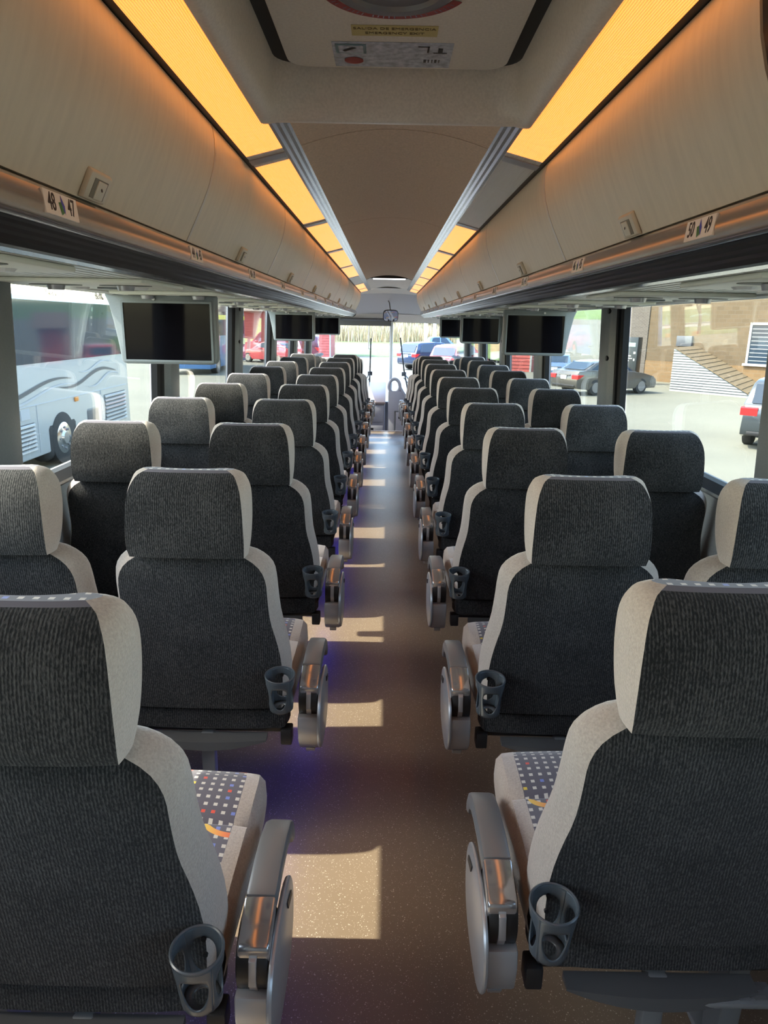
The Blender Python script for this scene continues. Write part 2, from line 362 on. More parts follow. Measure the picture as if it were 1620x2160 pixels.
for s in (-1, 1):
    ys = PIL + [YF-0.05]
    for a, b in zip([YB]+PIL, PIL+[YF-0.1]):
        ya, yb = (a+PW-0.02 if a > 0 else a), b-PW+0.03
        if yb-ya < 0.2: continue
        nwin += 1
        xa, xb = wallx(ZS)+0.03, wallx(ZT)+0.03
        m = MB().prism([(xa*s, ZS), (xb*s, ZT+0.01), ((xb+0.006)*s, ZT+0.01), ((xa+0.006)*s, ZS)], ya, yb, 'y')
        o = struct(m.build('window_%d' % nwin, 'side_glass'))
# roof shell, rear wall
m = MB(); m.prism([(-1.26, 2.03), (-1.0, 2.06), (1.0, 2.06), (1.26, 2.03), (1.26, 2.10), (1.0, 2.16), (-1.0, 2.16), (-1.26, 2.10)], YB, YF, 'y')
struct(m.build('roof', 'shell_dark'))
m = MB(); m.box(-1.25, 1.25, YB-0.08, YB, -0.3, 2.1); struct(m.build('wall_back', 'wall_cloth'))

# ceiling panels, one object per panel
ceil = struct(empty('ceiling'))
def ceil_z(x): return 1.95-0.05*(x/0.285)**2
def ceil_panel(y0, y1, x0=-0.285, x1=0.285, mat='ceiling_tan'):
    n = 14; V = []; F = []
    for y in (y0, y1):
        for i in range(n+1):
            x = x0+(x1-x0)*i/n; V.append((x, y, ceil_z(x)))
    for y in (y0, y1):
        for i in range(n+1):
            x = x0+(x1-x0)*i/n; V.append((x, y, ceil_z(x)+0.02))
    k = n+1
    for i in range(n):
        F += [(i, i+1, k+i+1, k+i), (2*k+i, 3*k+i, 3*k+i+1, 2*k+i+1), (i, 2*k+i, 2*k+i+1, i+1), (k+i, k+i+1, 3*k+i+1, 3*k+i)]
    F += [(0, k, 3*k, 2*k), (n, 2*k+n, 3*k+n, k+n)]
    return MB().add(V, F).build('ceiling_panel', mat, ceil, smooth=True)
CS = [2.0, 2.378, 4.24, 6.24, 8.1, 9.15]
ceil_panel(YB, 0.95)
for a, b in zip(CS, CS[1:]): ceil_panel(a+0.003, b-0.003)
ceil_panel(9.26, 11.95, mat='ceiling_shell')
m = MB(); m.box(-0.30, 0.30, YB, 11.95, 1.99, 2.02); m.build('ceiling_backing', 'shell_dark', ceil)
# black slot with a pale lamp bar across the ceiling
m = MB(); m.box(-0.285, 0.285, 9.15, 9.26, 1.915, 1.985); m.build('ceiling_slot', 'black_plastic', ceil)
lb = empty('ceiling_lamp_bar', (0, 9.2, 1.905)); tag(lb, 'slim pale lamp bar set in black slot across ceiling', 'lamp')
MB().box(-0.2, 0.2, -0.03, 0.0, -0.004, 0.012).build('diffuser', 'white_led', lb, bevel=0.003)
MB().box(-0.23, 0.23, -0.04, 0.01, 0.012, 0.02).build('housing', 'dark_silver', lb)

# ------------------------------------------------------------------ racks
RY0 = {-1: YB+0.02, 1: 1.06}; RY1 = 12.05
def ridged(pts, step, amp):
    out = []
    for (a, b) in zip(pts, pts[1:]):
        L = math.hypot(b[0]-a[0], b[1]-a[1]); n = max(1, int(L/step)); nx, nz = (b[1]-a[1])/L, -(b[0]-a[0])/L
        for i in range(n):
            t = i/n; o = amp if i % 2 else 0.0
            out.append((a[0]+(b[0]-a[0])*t+nx*o, a[1]+(b[1]-a[1])*t+nz*o))
    out.append(pts[-1]); return out
DOOR = [(0.538, 1.578), (0.524, 1.605), (0.507, 1.638), (0.490, 1.673), (0.474, 1.710), (0.462, 1.748), (0.4555, 1.785), (0.4545, 1.82), (0.458, 1.842), (0.463, 1.856)]
BINS = {-1: [-0.59, 0.69, 1.97, 3.25, 4.53, 5.81, 7.09, 8.37, 9.65, 10.93, 12.05], 1: [1.04, 2.336, 3.66, 4.98, 6.28, 7.58, 8.88, 10.18, 11.48, 12.05]}
LAB0 = {-1: 1.18, 1: 1.30}; NUM0 = {-1: (48, 47), 1: (50, 49)}
for s in (-1, 1):
    y0 = RY0[s]
    rk = empty('luggage_rack', (0, y0, 1.5)); tag(rk, 'overhead luggage rack with ridged aluminium rail on the %s side' % SIDE[s], 'luggage rack')
    def rp(name, prof, mat, ya=y0, yb=RY1, smooth=False):
        return MB().prism([(x*s, z-1.5) for x, z in prof], ya-y0, yb-y0, 'y').build(name, mat, rk, smooth=smooth)
    rail = [(0.556, 1.576), (0.540, 1.5755), (0.5365, 1.5735), (0.5335, 1.5705), (0.5315, 1.5665), (0.5265, 1.5645), (0.5205, 1.5375), (0.5186, 1.529), (0.520, 1.5255), (0.5225, 1.5245), (0.5210, 1.5222), (0.5225, 1.5195), (0.529, 1.5165), (0.536, 1.5165)]
    fl = []
    for j in range(13):                                               # one broad convex face
        u = j/12; fl.append((0.5235+(0.5195-0.5235)*u-0.0026*math.sin(math.pi*u), 1.5645+(1.529-1.5645)*u))
    rail = rail[:5]+fl+rail[8:]
    rp('rail', rail+[(0.60, 1.5165), (0.60, 1.576)], 'aluminium', smooth=True)
    band = ridged([(0.536, 1.516), (0.5445, 1.509), (0.554, 1.500), (0.563, 1.4905), (0.570, 1.483), (0.578, 1.480)], 0.0055, -0.0006)
    rp('lower_band', band+[(0.62, 1.480), (0.62, 1.516)], 'rail_dark')
    rp('inner_edge', [(0.578, 1.480), (0.600, 1.4775), (0.612, 1.483), (0.612, 1.49), (0.578, 1.49)], 'aluminium')
    # ribbed underside
    m = MB(); x = 0.615
    while x < 1.085:
        m.prism([(x*s, -0.012), (x*s, 0.003), ((x+0.03)*s, 0.003), ((x+0.03)*s, -0.012), ((x+0.024)*s, -0.0165), ((x+0.006)*s, -0.0165)], 0.02, RY1-y0-0.02, 'y'); x += 0.034
    m.build('ribbed_underside', 'rack_panel', rk)
    rp('shelf', [(0.60, 1.49), (1.118, 1.5), (1.118, 1.515), (0.60, 1.515)], 'shell_dark')
    rp('window_header', [(1.086, 1.478), (1.105, 1.472), (1.128, 1.474), (1.128, 1.505), (1.086, 1.505)], 'header_white')
    rp('back_box', [(0.60, 1.516), (0.60, 1.60), (0.56, 1.70), (0.54, 1.87), (1.11, 1.96), (1.11, 1.516)], 'shell_dark')
    rp('top_channel', [(0.447, 1.858), (0.447, 1.872), (0.52, 1.885), (0.52, 1.87), (0.475, 1.858)], 'black_plastic')
    if s == 1:
        m = MB(); m.prism([(x, z-1.5) for x, z in [(0.515, 1.578), (0.513, 1.54), (0.53, 1.50), (0.57, 1.472), (1.11, 1.475), (1.11, 1.578)]], -0.05, 0.0, 'y'); m.build('end_cap', 'black_plastic', rk, bevel=0.006)
    else: rp('front_cap', [(0.54, 1.576), (0.519, 1.54), (0.536, 1.50), (0.572, 1.476), (1.11, 1.478), (1.11, 1.576)], 'black_plastic', RY1, RY1+0.03)
    # bins
    for i, (a, b) in enumerate(zip(BINS[s], BINS[s][1:])):
        black = False
        last = i == len(BINS[s])-2
        bn = empty('luggage_bin', (0, a, 1.58))
        num = i+1
        tag(bn, 'cream overhead bin door on the %s side, %s bin from the rear' % (SIDE[s], ordinal(num)), 'luggage bin', 'overhead luggage bins')
        inner = [(x+0.014, z+0.002) for x, z in reversed(DOOR)]
        sub = []
        for k in range(len(DOOR)-1):
            for t in (0, 0.5): sub.append((DOOR[k][0]+(DOOR[k+1][0]-DOOR[k][0])*t, DOOR[k][1]+(DOOR[k+1][1]-DOOR[k][1])*t))
        sub.append(DOOR[-1])
        MB().prism([(x*s, z-1.58) for x, z in DOOR+inner], 0.005, b-a-0.012, 'y').build('door', 'bin_cream', bn, smooth=True)
        MB().prism([((x-0.0012)*s, z-1.58) for x, z in DOOR+inner], b-a-0.011, b-a+0.004, 'y').build('edge_trim', 'bin_trim', bn, smooth=True)
        if last: continue
        # latch: a wedge-shaped cup with a recessed pull
        yc = (b-a)*0.5
        lt = MB().prism([(x*s, z-1.58) for x, z in ((0.5365, 1.579), (0.526, 1.577), (0.5055, 1.618), (0.510, 1.624), (0.514, 1.626))], yc-0.045, yc+0.045, 'y').build('latch', 'latch_cream', bn, bevel=0.003)
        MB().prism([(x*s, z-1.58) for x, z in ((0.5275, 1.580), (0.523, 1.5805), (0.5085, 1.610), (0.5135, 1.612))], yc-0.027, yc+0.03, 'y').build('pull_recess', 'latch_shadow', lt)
        MB().prism([(x*s, z-1.58) for x, z in ((0.5245, 1.5785), (0.5215, 1.580), (0.508, 1.607), (0.511, 1.609))], yc-0.012, yc+0.024, 'y').build('pull_tab', 'latch_cream', lt, bevel=0.001)
        MB().cyl((yc+0.006, 0.015), 0.003, 0.513*s, 0.5155*s-0.003*s, 'x', 10).build('lock_hole', 'sticker_ink', lt)
    if s == 1:
        bn = empty('rear_cabinet', (0, YB+0.02, 1.48)); tag(bn, 'glossy black overhead cabinet end behind the last cream bin', 'cabinet')
        inner = [(x+0.03, z) for x, z in reversed(DOOR)]
        MB().prism([((x-0.004), z-1.48) for x, z in DOOR+inner], 0, 1.03-YB-0.02, 'y').build('door', 'bin_black', bn, smooth=True)
        MB().prism([(x, z-1.48) for x, z in ((0.53, 1.57), (0.53, 1.482), (1.09, 1.482), (1.09, 1.57))], 0, 1.0-YB-0.02, 'y').build('body', 'bin_black', bn)
    # seat number plates along the rail
    k = 0; y = LAB0[s]
    while y < 11.6:
        a_, b_ = NUM0[s][0]-4*k, NUM0[s][1]-4*k
        if b_ < 1: break
        pl = empty('seat_number_plate', (0.5217*s, y, 1.5475)); tag(pl, 'white seat number plate %d %d on the %s side rail, %s from the back' % (a_, b_, SIDE[s], ordinal(k+1)), 'number plate', 'seat number plates')
        ux, uz = 0.0040/0.03572, 0.0355/0.03572                       # slope of the rail face
        def pp(u, d): return ((u*ux-d*uz)*s, u*uz+d*ux)               # u up the face, d out of it
        MB().prism([pp(-0.0175, 0.0), pp(-0.0175, 0.0034), pp(0.0165, 0.0034), pp(0.0165, 0.0)], -0.058, 0.058, 'y').build('plate', 'sticker_white', pl)
        sg = 1 if s < 0 else -1; xd = (0, sg, 0); ud = (ux*s, 0, uz)
        for t, dy in ((a_, -0.034), (b_, 0.034)):
            o3 = pp(0.0, 0.0036); tx = text_obj('number', str(t), 0.036, 'sticker_ink', pl, (o3[0], dy*sg, o3[1]), xd, ud, xs=0.72, offset=0.0003)
        def mk(pts, nm, mat):
            V = [(pp(w_, 0.0038)[0], yy*sg, pp(w_, 0.0038)[1]) for yy, w_ in pts]; MB().add(V, [(0, 1, 2, 3)]).build(nm, mat, pl)
        mk(((0.000, 0.015), (0.010, 0.000), (0.0085, -0.013), (-0.0015, 0.003)), 'blue_mark', 'logo_blue')
        mk(((-0.011, 0.003), (-0.0025, 0.0045), (0.0065, -0.010), (-0.005, -0.015)), 'green_mark', 'logo_green')
        y += 0.805; k += 1
    # passenger service units on the underside, one per seat row
    k = 0; y = 1.38 if s < 0 else 1.55
    while y < 11.6:
        pu = empty('reading_lamp_unit', (0.86*s, y, 1.4835)); tag(pu, 'pale reading lamp unit under the rack, %s from the back, %s side' % (ordinal(k+1), SIDE[s]), 'lamp unit', 'reading lamp units under the racks')
        MB().prism([(-0.20, -0.20), (0.19, -0.20), (0.20, -0.19), (0.20, 0.17), (0.17, 0.20), (-0.17, 0.20), (-0.20, 0.17)], -0.012, 0.0, 'z').build('plate', 'psu_plate', pu, bevel=0.004)
        for dx in (-0.1, 0.1):
            m = MB(); n = 20; V = [(dx+0.075*math.cos(2*math.pi*i/n), -0.06+0.04*math.sin(2*math.pi*i/n)) for i in range(n)]
            m.prism(V, -0.0135, -0.011, 'z').build('vent_recess', 'vent_dark', pu)
            m = MB().cyl((dx, -0.06), 0.022, -0.026, -0.012, 'z', 16, 0.026); m.build('vent_nozzle', 'silver_plastic', pu, smooth=True)
        for dx in (-0.09, 0.09):
            MB().cyl((dx, 0.08), 0.024, -0.018, -0.012, 'z', 16, 0.03).build('lamp_lens', 'header_white', pu)
        MB().box(-0.03, 0.03, 0.06, 0.11, -0.017, -0.012).build('switch', 'grey_housing', pu, bevel=0.002)
        y += 0.80; k += 1

# light strips
LIGHT_DIV = [-1.05, 0.80, 2.39, 3.89, 5.32, 6.80, 8.27, 9.72, 11.05, 12.0]
UNLIT = {-1: (6,), 1: (2,)}
for s in (-1, 1):
    a0 = (0.448, 1.858); a1 = (0.338, 1.8855)
    for i, (ya, yb) in enumerate(zip(LIGHT_DIV, LIGHT_DIV[1:])):
        unlit = i in UNLIT[s]
        lt = empty('ceiling_light', (0, ya, 1.87))
        tag(lt, ('unlit grey ribbed ceiling light panel' if unlit else 'glowing amber ribbed ceiling light panel') + ' on the %s side, %s from the rear' % (SIDE[s], ordinal(i+1)), 'ceiling light', 'strip of ceiling light panels')
        L = yb-ya
        pr = [(a0[0]*s, a0[1]-1.87), (a1[0]*s, a1[1]-1.87), (a1[0]*s, a1[1]-1.864), (a0[0]*s, a0[1]-1.864)]
        MB().prism(pr, 0.105, L-0.045, 'y').build('diffuser', 'diffuser_unlit' if unlit else 'diffuser_lit', lt)
        MB().prism(pr, 0.06, 0.105, 'y').build('diffuser_end', 'diffuser_unlit', lt)
        MB().prism(pr, L-0.045, L, 'y').build('diffuser_end', 'diffuser_unlit', lt)
        pr2 = [(x, z+(-0.003 if j < 2 else 0.0)) for j, (x, z) in enumerate(pr)]
        MB().prism(pr2, 0.0, 0.06, 'y').build('divider', 'silver_plastic', lt)
    st = ridged([(0.338, 1.8865), (0.284, 1.9015)], 0.009, -0.0016)
    o = MB().prism([(x*s, z) for x, z in st+[(0.284, 1.93), (0.338, 1.93)]], 2.0, 11.95, 'y').build('trim_%d' % (2 if s < 0 else 3), 'aluminium'); struct(o)
    MB().prism([(x*s, z) for x, z in ((0.335, 1.893), (0.46, 1.866), (0.50, 2.0), (0.30, 2.0))], YB, 11.95, 'y').build('light_housing', 'shell_dark', ceil)

# ------------------------------------------------------------------ roof hatch
ht = empty('roof_hatch', (0, 1.5, 1.9)); tag(ht, 'grey plastic roof escape hatch with emergency exit stickers in the ceiling', 'roof hatch')
def rrect(hx, y0, y1, r, n=6):
    out = []
    for cx_, cy_, a0 in ((hx-r, y1-r, 0), (-hx+r, y1-r, 90), (-hx+r, y0+r, 180), (hx-r, y0+r, 270)):
        for i in range(n+1):
            a = R(a0+90*i/n); out.append((cx_+r*math.cos(a), cy_+r*math.sin(a)))
    return out
def loft_rings(rings, close_last=False):
    m = MB(); n = len(rings[0]); V = []; F = []
    for r in rings: V += r
    for j in range(len(rings)-1):
        for i in range(n): F.append((j*n+i, j*n+(i+1) % n, (j+1)*n+(i+1) % n, (j+1)*n+i))
    if close_last: F.append(tuple(range((len(rings)-1)*n, len(rings)*n)))
    return m.add(V, F)
def ring(hx, y0, y1, r, z, sag=0.0): return [(x, y-1.5, z-1.9-sag*(x/0.33)**2) for x, y in rrect(hx, y0, y1, r)]
loft_rings([ring(0.345, 0.94, 2.035, 0.03, 1.935, 0.05), ring(0.342, 0.945, 2.025, 0.035, 1.915, 0.045), ring(0.330, 0.955, 2.008, 0.045, 1.905, 0.04), ring(0.318, 0.965, 1.998, 0.05, 1.906, 0.04), ring(0.304, 0.98, 1.982, 0.06, 1.918, 0.036), ring(0.300, 0.985, 1.972, 0.06, 1.945, 0.02),
            ring(0.296, 0.99, 1.955, 0.06, 1.965, 0.0), ring(0.292, 0.995, 1.95, 0.06, 2.03, 0.0)], True).build('bezel', 'hatch_plastic', ht, smooth=True)
loft_rings([ring(0.262, 1.03, 1.925, 0.05, 2.0), ring(0.262, 1.03, 1.925, 0.05, 1.985), ring(0.256, 1.036, 1.918, 0.05, 1.972), ring(0.245, 1.047, 1.907, 0.045, 1.969)], True).build('lid', 'hatch_plastic', ht, smooth=True)
zl = 0.0686
lid_pl = lambda x0, x1, y0, y1, mat, nm, dz=0.0: MB().box(x0, x1, y0-1.5, y1-1.5, zl-dz-0.0006, zl-dz).build(nm, mat, ht)
ys = lid_pl(-0.098, 0.082, 1.655, 1.71, 'sticker_yellow', 'exit_sticker')
text_obj('exit_text', 'SALIDA DE EMERGENCIA', 0.0155, 'sticker_brown', ys, (-0.008, 1.671-1.5, zl-0.0009), (1, 0, 0), (0, -1, 0))
text_obj('exit_text', 'EMERGENCY EXIT', 0.0155, 'sticker_brown', ys, (-0.008, 1.694-1.5, zl-0.0009), (1, 0, 0), (0, -1, 0))
ins = lid_pl(-0.145, 0.122, 1.745, 1.897, 'sticker_silver', 'instruction_sticker')
def on_ins(x0, x1, y0, y1, mat, nm): return MB().box(x0, x1, y0-1.5, y1-1.5, zl-0.0014, zl-0.0007).build(nm, mat, ins)
on_ins(-0.138, -0.07, 1.757, 1.812, 'sticker_teal', 'picture_frame'); MB().box(-0.131, -0.077, 1.763-1.5, 1.806-1.5, zl-0.002, zl-0.0013).build('picture', 'sticker_silver', ins)
MB().add([(-0.124, 1.79-1.5, zl-0.0026), (-0.10, 1.77-1.5, zl-0.0026), (-0.09, 1.776-1.5, zl-0.0026), (-0.118, 1.797-1.5, zl-0.0026)], [(0, 1, 2, 3)]).build('pictogram', 'sticker_ink', ins)
V = [(-0.1+0.022*math.cos(2*math.pi*i/20), 1.855-1.5+0.022*math.sin(2*math.pi*i/20), zl-0.0016) for i in range(20)]
MB().add(V, [tuple(range(20))]).build('red_disc', 'sticker_red', ins)
for a, b, c, d in ((0.045, 0.07, 1.765, 1.769), (0.066, 0.07, 1.765, 1.80), (0.08, 0.11, 1.80, 1.804), (0.09, 0.1, 1.775, 1.80), (0.06, 0.066, 1.845, 1.862), (0.07, 0.073, 1.845, 1.862), (0.078, 0.081, 1.845, 1.862), (0.085, 0.09, 1.845, 1.862), (0.094, 0.097, 1.845, 1.862)):
    on_ins(a, b, c, d, 'sticker_ink', 'print_mark')
# release dial at the lid centre with a red arc sticker
loft_rings([[(0.115*math.cos(a)-0.01, 1.48-1.5+0.115*math.sin(a), zl) for a in [2*math.pi*i/40 for i in range(40)]],
            [(0.11*math.cos(a)-0.01, 1.48-1.5+0.11*math.sin(a), zl-0.008) for a in [2*math.pi*i/40 for i in range(40)]],
            [(0.09*math.cos(a)-0.01, 1.48-1.5+0.09*math.sin(a), zl-0.008) for a in [2*math.pi*i/40 for i in range(40)]],
            [(0.085*math.cos(a)-0.01, 1.48-1.5+0.085*math.sin(a), zl-0.001) for a in [2*math.pi*i/40 for i in range(40)]]], True).build('release_dial', 'dark_silver', ht, smooth=True)
V = []; F = []; n = 20
for i in range(n+1):
    a = R(25+130*i/n)
    for r_ in (0.122, 0.142): V.append((r_*math.cos(a)-0.01, 1.48-1.5+r_*math.sin(a), zl-0.001))
for i in range(n): F.append((2*i, 2*i+1, 2*i+3, 2*i+2))
arc = MB().add(V, F).build('red_arc_sticker', 'sticker_red', ht)
for i in range(26):
    a = R(32+4.7*i)
    if i % 6 == 5: continue
    c = Vector((0.132*math.cos(a)-0.01, 1.48-1.5+0.132*math.sin(a), zl-0.0016)); t = Vector((-math.sin(a), math.cos(a), 0)); nn = Vector((math.cos(a), math.sin(a), 0))
    MB().add([c+t*0.0035+nn*0.005, c+t*0.0035-nn*0.005, c+t*0.0015-nn*0.005, c+t*0.0015+nn*0.005], [(0, 1, 2, 3)]).build('print_mark', 'sticker_silver', arc)

# ------------------------------------------------------------------ seats
def slice_pts(w, wd, yr, yf, wf, bul=0.010):
    """one horizontal slice; returns dict of point strips (rear, side+, front, side-)"""
    nr, ns, nf = 10, 8, 8
    rear = [(wd*(2*i/nr-1), yr+bul*abs(2*i/nr-1)**3) for i in range(nr+1)]
    def bez(t, p0, p1, p2, p3): return tuple((1-t)**3*p0[k]+3*(1-t)**2*t*p1[k]+3*(1-t)*t*t*p2[k]+t**3*p3[k] for k in (0, 1))
    D_ = yf-yr
    p0, p1, p2, p3 = (wd, yr+bul), (wd+(w-wd)*0.8, yr+bul+0.3*D_), (w+(w-wf)*0.30, yf-0.10*D_), (wf, yf)
    side = [bez(i/ns, p0, p1, p2, p3) for i in range(ns+1)]
    front = [(wf*(1-2*i/nf), yf-0.014*(1-(1-2*i/nf)**2)) for i in range(nf+1)]
    sidel = [(-x, y) for x, y in side]
    return rear, side, front, sidel
def loft_strip(strips, zs):
    V = []; F = []; n = len(strips[0])
    for st, z in zip(strips, zs): V += [(x, y, z) for x, y in st]
    for j in range(len(zs)-1):
        for i in range(n-1): F.append((j*n+i, j*n+i+1, (j+1)*n+i+1, (j+1)*n+i))
    return V, F
def smooth_tab(tab, z):
    # Catmull-Rom through table
    n = len(tab)
    for i in range(n-1):
        if z <= tab[i+1][0] or i == n-2:
            a, b = tab[i], tab[i+1]; p = tab[max(0, i-1)]; q = tab[min(n-1, i+2)]
            t = max(0, min(1, (z-a[0])/(b[0]-a[0])))
            ma = (b[1]-p[1])/max(1e-6, (b[0]-p[0]))*(b[0]-a[0]); mb = (q[1]-a[1])/max(1e-6, (q[0]-a[0]))*(b[0]-a[0])
            return (2*t**3-3*t*t+1)*a[1]+(t**3-2*t*t+t)*ma+(-2*t**3+3*t*t)*b[1]+(t**3-t*t)*mb
BW = [(0.40, 0.218), (0.47, 0.226), (0.54, 0.226), (0.60, 0.220), (0.66, 0.210), (0.72, 0.206), (0.77, 0.204), (0.805, 0.200), (0.83, 0.183), (0.848, 0.155), (0.858, 0.115)]
BD = [(0.40, 0.201), (0.47, 0.207), (0.54, 0.206), (0.60, 0.197), (0.66, 0.184), (0.72, 0.180), (0.77, 0.178), (0.80, 0.168), (0.822, 0.148), (0.842, 0.112), (0.852, 0.080)]
BR = [(0.40, 0.075), (0.60, 0.046), (0.78, 0.014), (0.83, 0.012), (0.85, 0.020), (0.858, 0.035)]
BF = [(0.40, 0.215), (0.50, 0.190), (0.62, 0.155), (0.72, 0.125), (0.80, 0.105), (0.84, 0.092), (0.858, 0.075)]
HW = [(0.842, 0.138), (0.87, 0.143), (0.92, 0.146), (0.97, 0.146), (1.0, 0.144), (1.020, 0.138), (1.034, 0.130), (1.043, 0.112)]
HD = [(0.842, 0.134), (0.87, 0.137), (0.92, 0.136), (0.97, 0.133), (1.0, 0.128), (1.020, 0.120), (1.034, 0.110), (1.043, 0.092)]
HR = [(0.842, -0.012), (0.87, -0.022), (0.95, -0.020), (0.99, -0.012), (1.020, 0.004), (1.034, 0.018), (1.043, 0.034)]
HF = [(0.842, 0.062), (0.87, 0.082), (0.93, 0.104), (0.98, 0.110), (1.005, 0.104), (1.022, 0.094), (1.036, 0.080), (1.043, 0.066)]
def cup_mesh():
    """tapered drink cup with four rounded windows cut in the wall; z from 0 (rim) down"""
    m = MB(); seg = 4; r0, r1, hh = 0.0365, 0.0285, 0.098
    def pt(th, h):
        r = r0+(r1-r0)*h; return (r*math.cos(th), r*math.sin(th), -h*hh)
    npts = 24
    for q in range(seg):
        t0 = q*math.pi/2+math.pi/4; t1 = t0+math.pi/2
        outer, inner = [], []
        for i in range(npts):
            a = 2*math.pi*i/npts
            ca, sa = math.cos(a), math.sin(a); k = 1/max(abs(ca), abs(sa))
            outer.append((0.5+0.5*ca*k, 0.5+0.5*sa*k))
            rr_ = 1.0
            inner.append((0.5+0.39*math.copysign(abs(ca)**0.8, ca)*(1-0.22*sa), 0.54+0.33*math.copysign(abs(sa)**0.8, sa)))
        V = []; F = []; L = 4
        for l in range(L+1):
            for o, i_ in zip(outer, inner):
                u = o[0]+(i_[0]-o[0])*l/L; v = o[1]+(i_[1]-o[1])*l/L; V.append(pt(t0+(t1-t0)*u, v))
        for l in range(L):
            for i in range(npts): F.append((l*npts+i, l*npts+(i+1) % npts, (l+1)*npts+(i+1) % npts, (l+1)*npts+i))
        m.add(V, F)
    n = 32; V = [(r1*math.cos(2*math.pi*i/n), r1*math.sin(2*math.pi*i/n), -hh) for i in range(n)]+[(r1*0.45*math.cos(2*math.pi*i/n), r1*0.45*math.sin(2*math.pi*i/n), -hh) for i in range(n)]
    m.add(V, [(i, (i+1) % n, n+(i+1) % n, n+i) for i in range(n)])
    return m
def make_seat(s, aisle):
    """s=+1: seat right of the aisle (aisle at -x)."""
    t = empty('coach_seat')
    zs = [0.40+0.458*(1-(1-i/22)**1.7) for i in range(23)]
    R_, S_, F_, L_ = [], [], [], []
    for z in zs:
        w, wd = smooth_tab(BW, z), smooth_tab(BD, z)
        yr, yf = smooth_tab(BR, z), smooth_tab(BF, z)
        a, b, c, d = slice_pts(w, wd, yr, yf, max(0.03, wd-0.02)); R_.append(a); S_.append(b); F_.append(c); L_.append(d)
    MB().add(*loft_strip(R_, zs)).build('back_cover', 'charcoal_rib', t, smooth=True)
    MB().add(*loft_strip(S_, zs)).build('side_bolster', 'plush_grey', t, smooth=True)
    MB().add(*loft_strip(L_, zs)).build('side_bolster', 'plush_grey', t, smooth=True)
    V, F = loft_strip(F_, zs)
    top = [(x, y, zs[-1]) for x, y in R_[-1]+S_[-1][1:]+F_[-1][1:]+list(reversed(L_[-1]))[1:-1]]
    n = len(V); V += top; F.append(tuple(range(n, n+len(top))))
    MB().add(V, F).build('back_front', 'moquette', t, smooth=True)
    # skirt below the back
    zs2 = [0.325, 0.335, 0.36, 0.388, 0.396]; RR = []
    for z in zs2:
        yr = 0.088+(0.012 if z in (0.325,) else 0)-0.010*(z > 0.39)*-1
        w = 0.205 if z > 0.33 else 0.19
        a, b, c, d = slice_pts(w+0.012, w, yr, 0.2, w-0.02); RR.append(list(reversed(d))+a[1:]+b[1:])
    MB().add(*loft_strip(RR, zs2)).build('skirt', 'charcoal_rib', t, smooth=True)
    # headrest
    zs = [0.842+0.201*(1-(1-i/18)**1.7) for i in range(19)]
    R_, S_, F_, L_ = [], [], [], []
    for z in zs:
        w, wd = smooth_tab(HW, z), smooth_tab(HD, z); yr, yf = smooth_tab(HR, z), smooth_tab(HF, z)
        a, b, c, d = slice_pts(w, wd, yr, yf, max(0.03, wd-0.012), 0.006); R_.append(a); S_.append(b); F_.append(c); L_.append(d)
    h = MB().add(*loft_strip(R_[:-2], zs[:-2])).build('headrest', 'charcoal_rib', t, smooth=True)
    MB().add(*loft_strip(S_, zs)).build('headrest_side', 'plush_grey', h, smooth=True)
    MB().add(*loft_strip(L_, zs)).build('headrest_side', 'plush_grey', h, smooth=True)
    V, F = loft_strip(F_, zs)
    V2, F2 = loft_strip(R_[-3:], zs[-3:]); n = len(V); V += V2; F += [tuple(i+n for i in f) for f in F2]
    top = [(x, y, zs[-1]+0.0) for x, y in R_[-1]+S_[-1][1:]+F_[-1][1:]+list(reversed(L_[-1]))[1:-1]]
    n = len(V); V += top; F.append(tuple(range(n, n+len(top))))
    bot = [(x, y, zs[0]) for x, y in R_[0]+S_[0][1:]+F_[0][1:]+list(reversed(L_[0]))[1:-1]]
    n = len(V); V += bot; F.append(tuple(range(n, n+len(bot))))
    MB().add(V, F).build('headrest_front', 'moquette', h, smooth=True)
    # cushion: cross-sections along y
    ysl = [0.12, 0.22, 0.345, 0.355, 0.365, 0.44, 0.488, 0.516, 0.532, 0.538]
    tz = [0.455, 0.470, 0.477, 0.472, 0.478, 0.482, 0.480, 0.472, 0.456, 0.44]
    hw = [0.222, 0.224, 0.226, 0.226, 0.226, 0.226, 0.225, 0.221, 0.212, 0.20]
    T, SA, SB = [], [], []
    for y, z, w in zip(ysl, tz, hw):
        wi = w-0.038
        T.append([(wi*(2*i/10-1), y, z-0.006*(2*i/10-1)**2) for i in range(11)])
        sd = [(wi, z-0.006), (w-0.012, z-0.010), (w, z-0.025), (w+0.002, 0.41), (w-0.004, 0.37), (w-0.02, 0.352)]
        SA.append([(x, y, zz) for x, zz in sd]); SB.append([(-x, y, zz) for x, zz in sd])
    def grid(rows, extra=None):
        n = len(rows[0]); V = [p for r_ in rows for p in r_]; F = [(j*n+i, j*n+i+1, (j+1)*n+i+1, (j+1)*n+i) for j in range(len(rows)-1) for i in range(n-1)]
        return V, F
    cu = MB().add(*grid(T)).build('seat_cushion', 'moquette', t, smooth=True)
    m = MB().add(*grid(SA)); m.build('cushion_side', 'plush_grey', cu, smooth=True)
    m = MB().add(*grid(SB)); m.build('cushion_side', 'plush_grey', cu, smooth=True)
    fr = [T[-1], [(x*1.0, 0.536, 0.38) for x, y, z in T[-1]], [(x*1.0, 0.51, 0.352) for x, y, z in T[-1]], [(x, 0.12, 0.352) for x, y, z in T[-1]]]
    MB().add(*grid(fr)).build('cushion_front', 'plush_grey', cu, smooth=True)
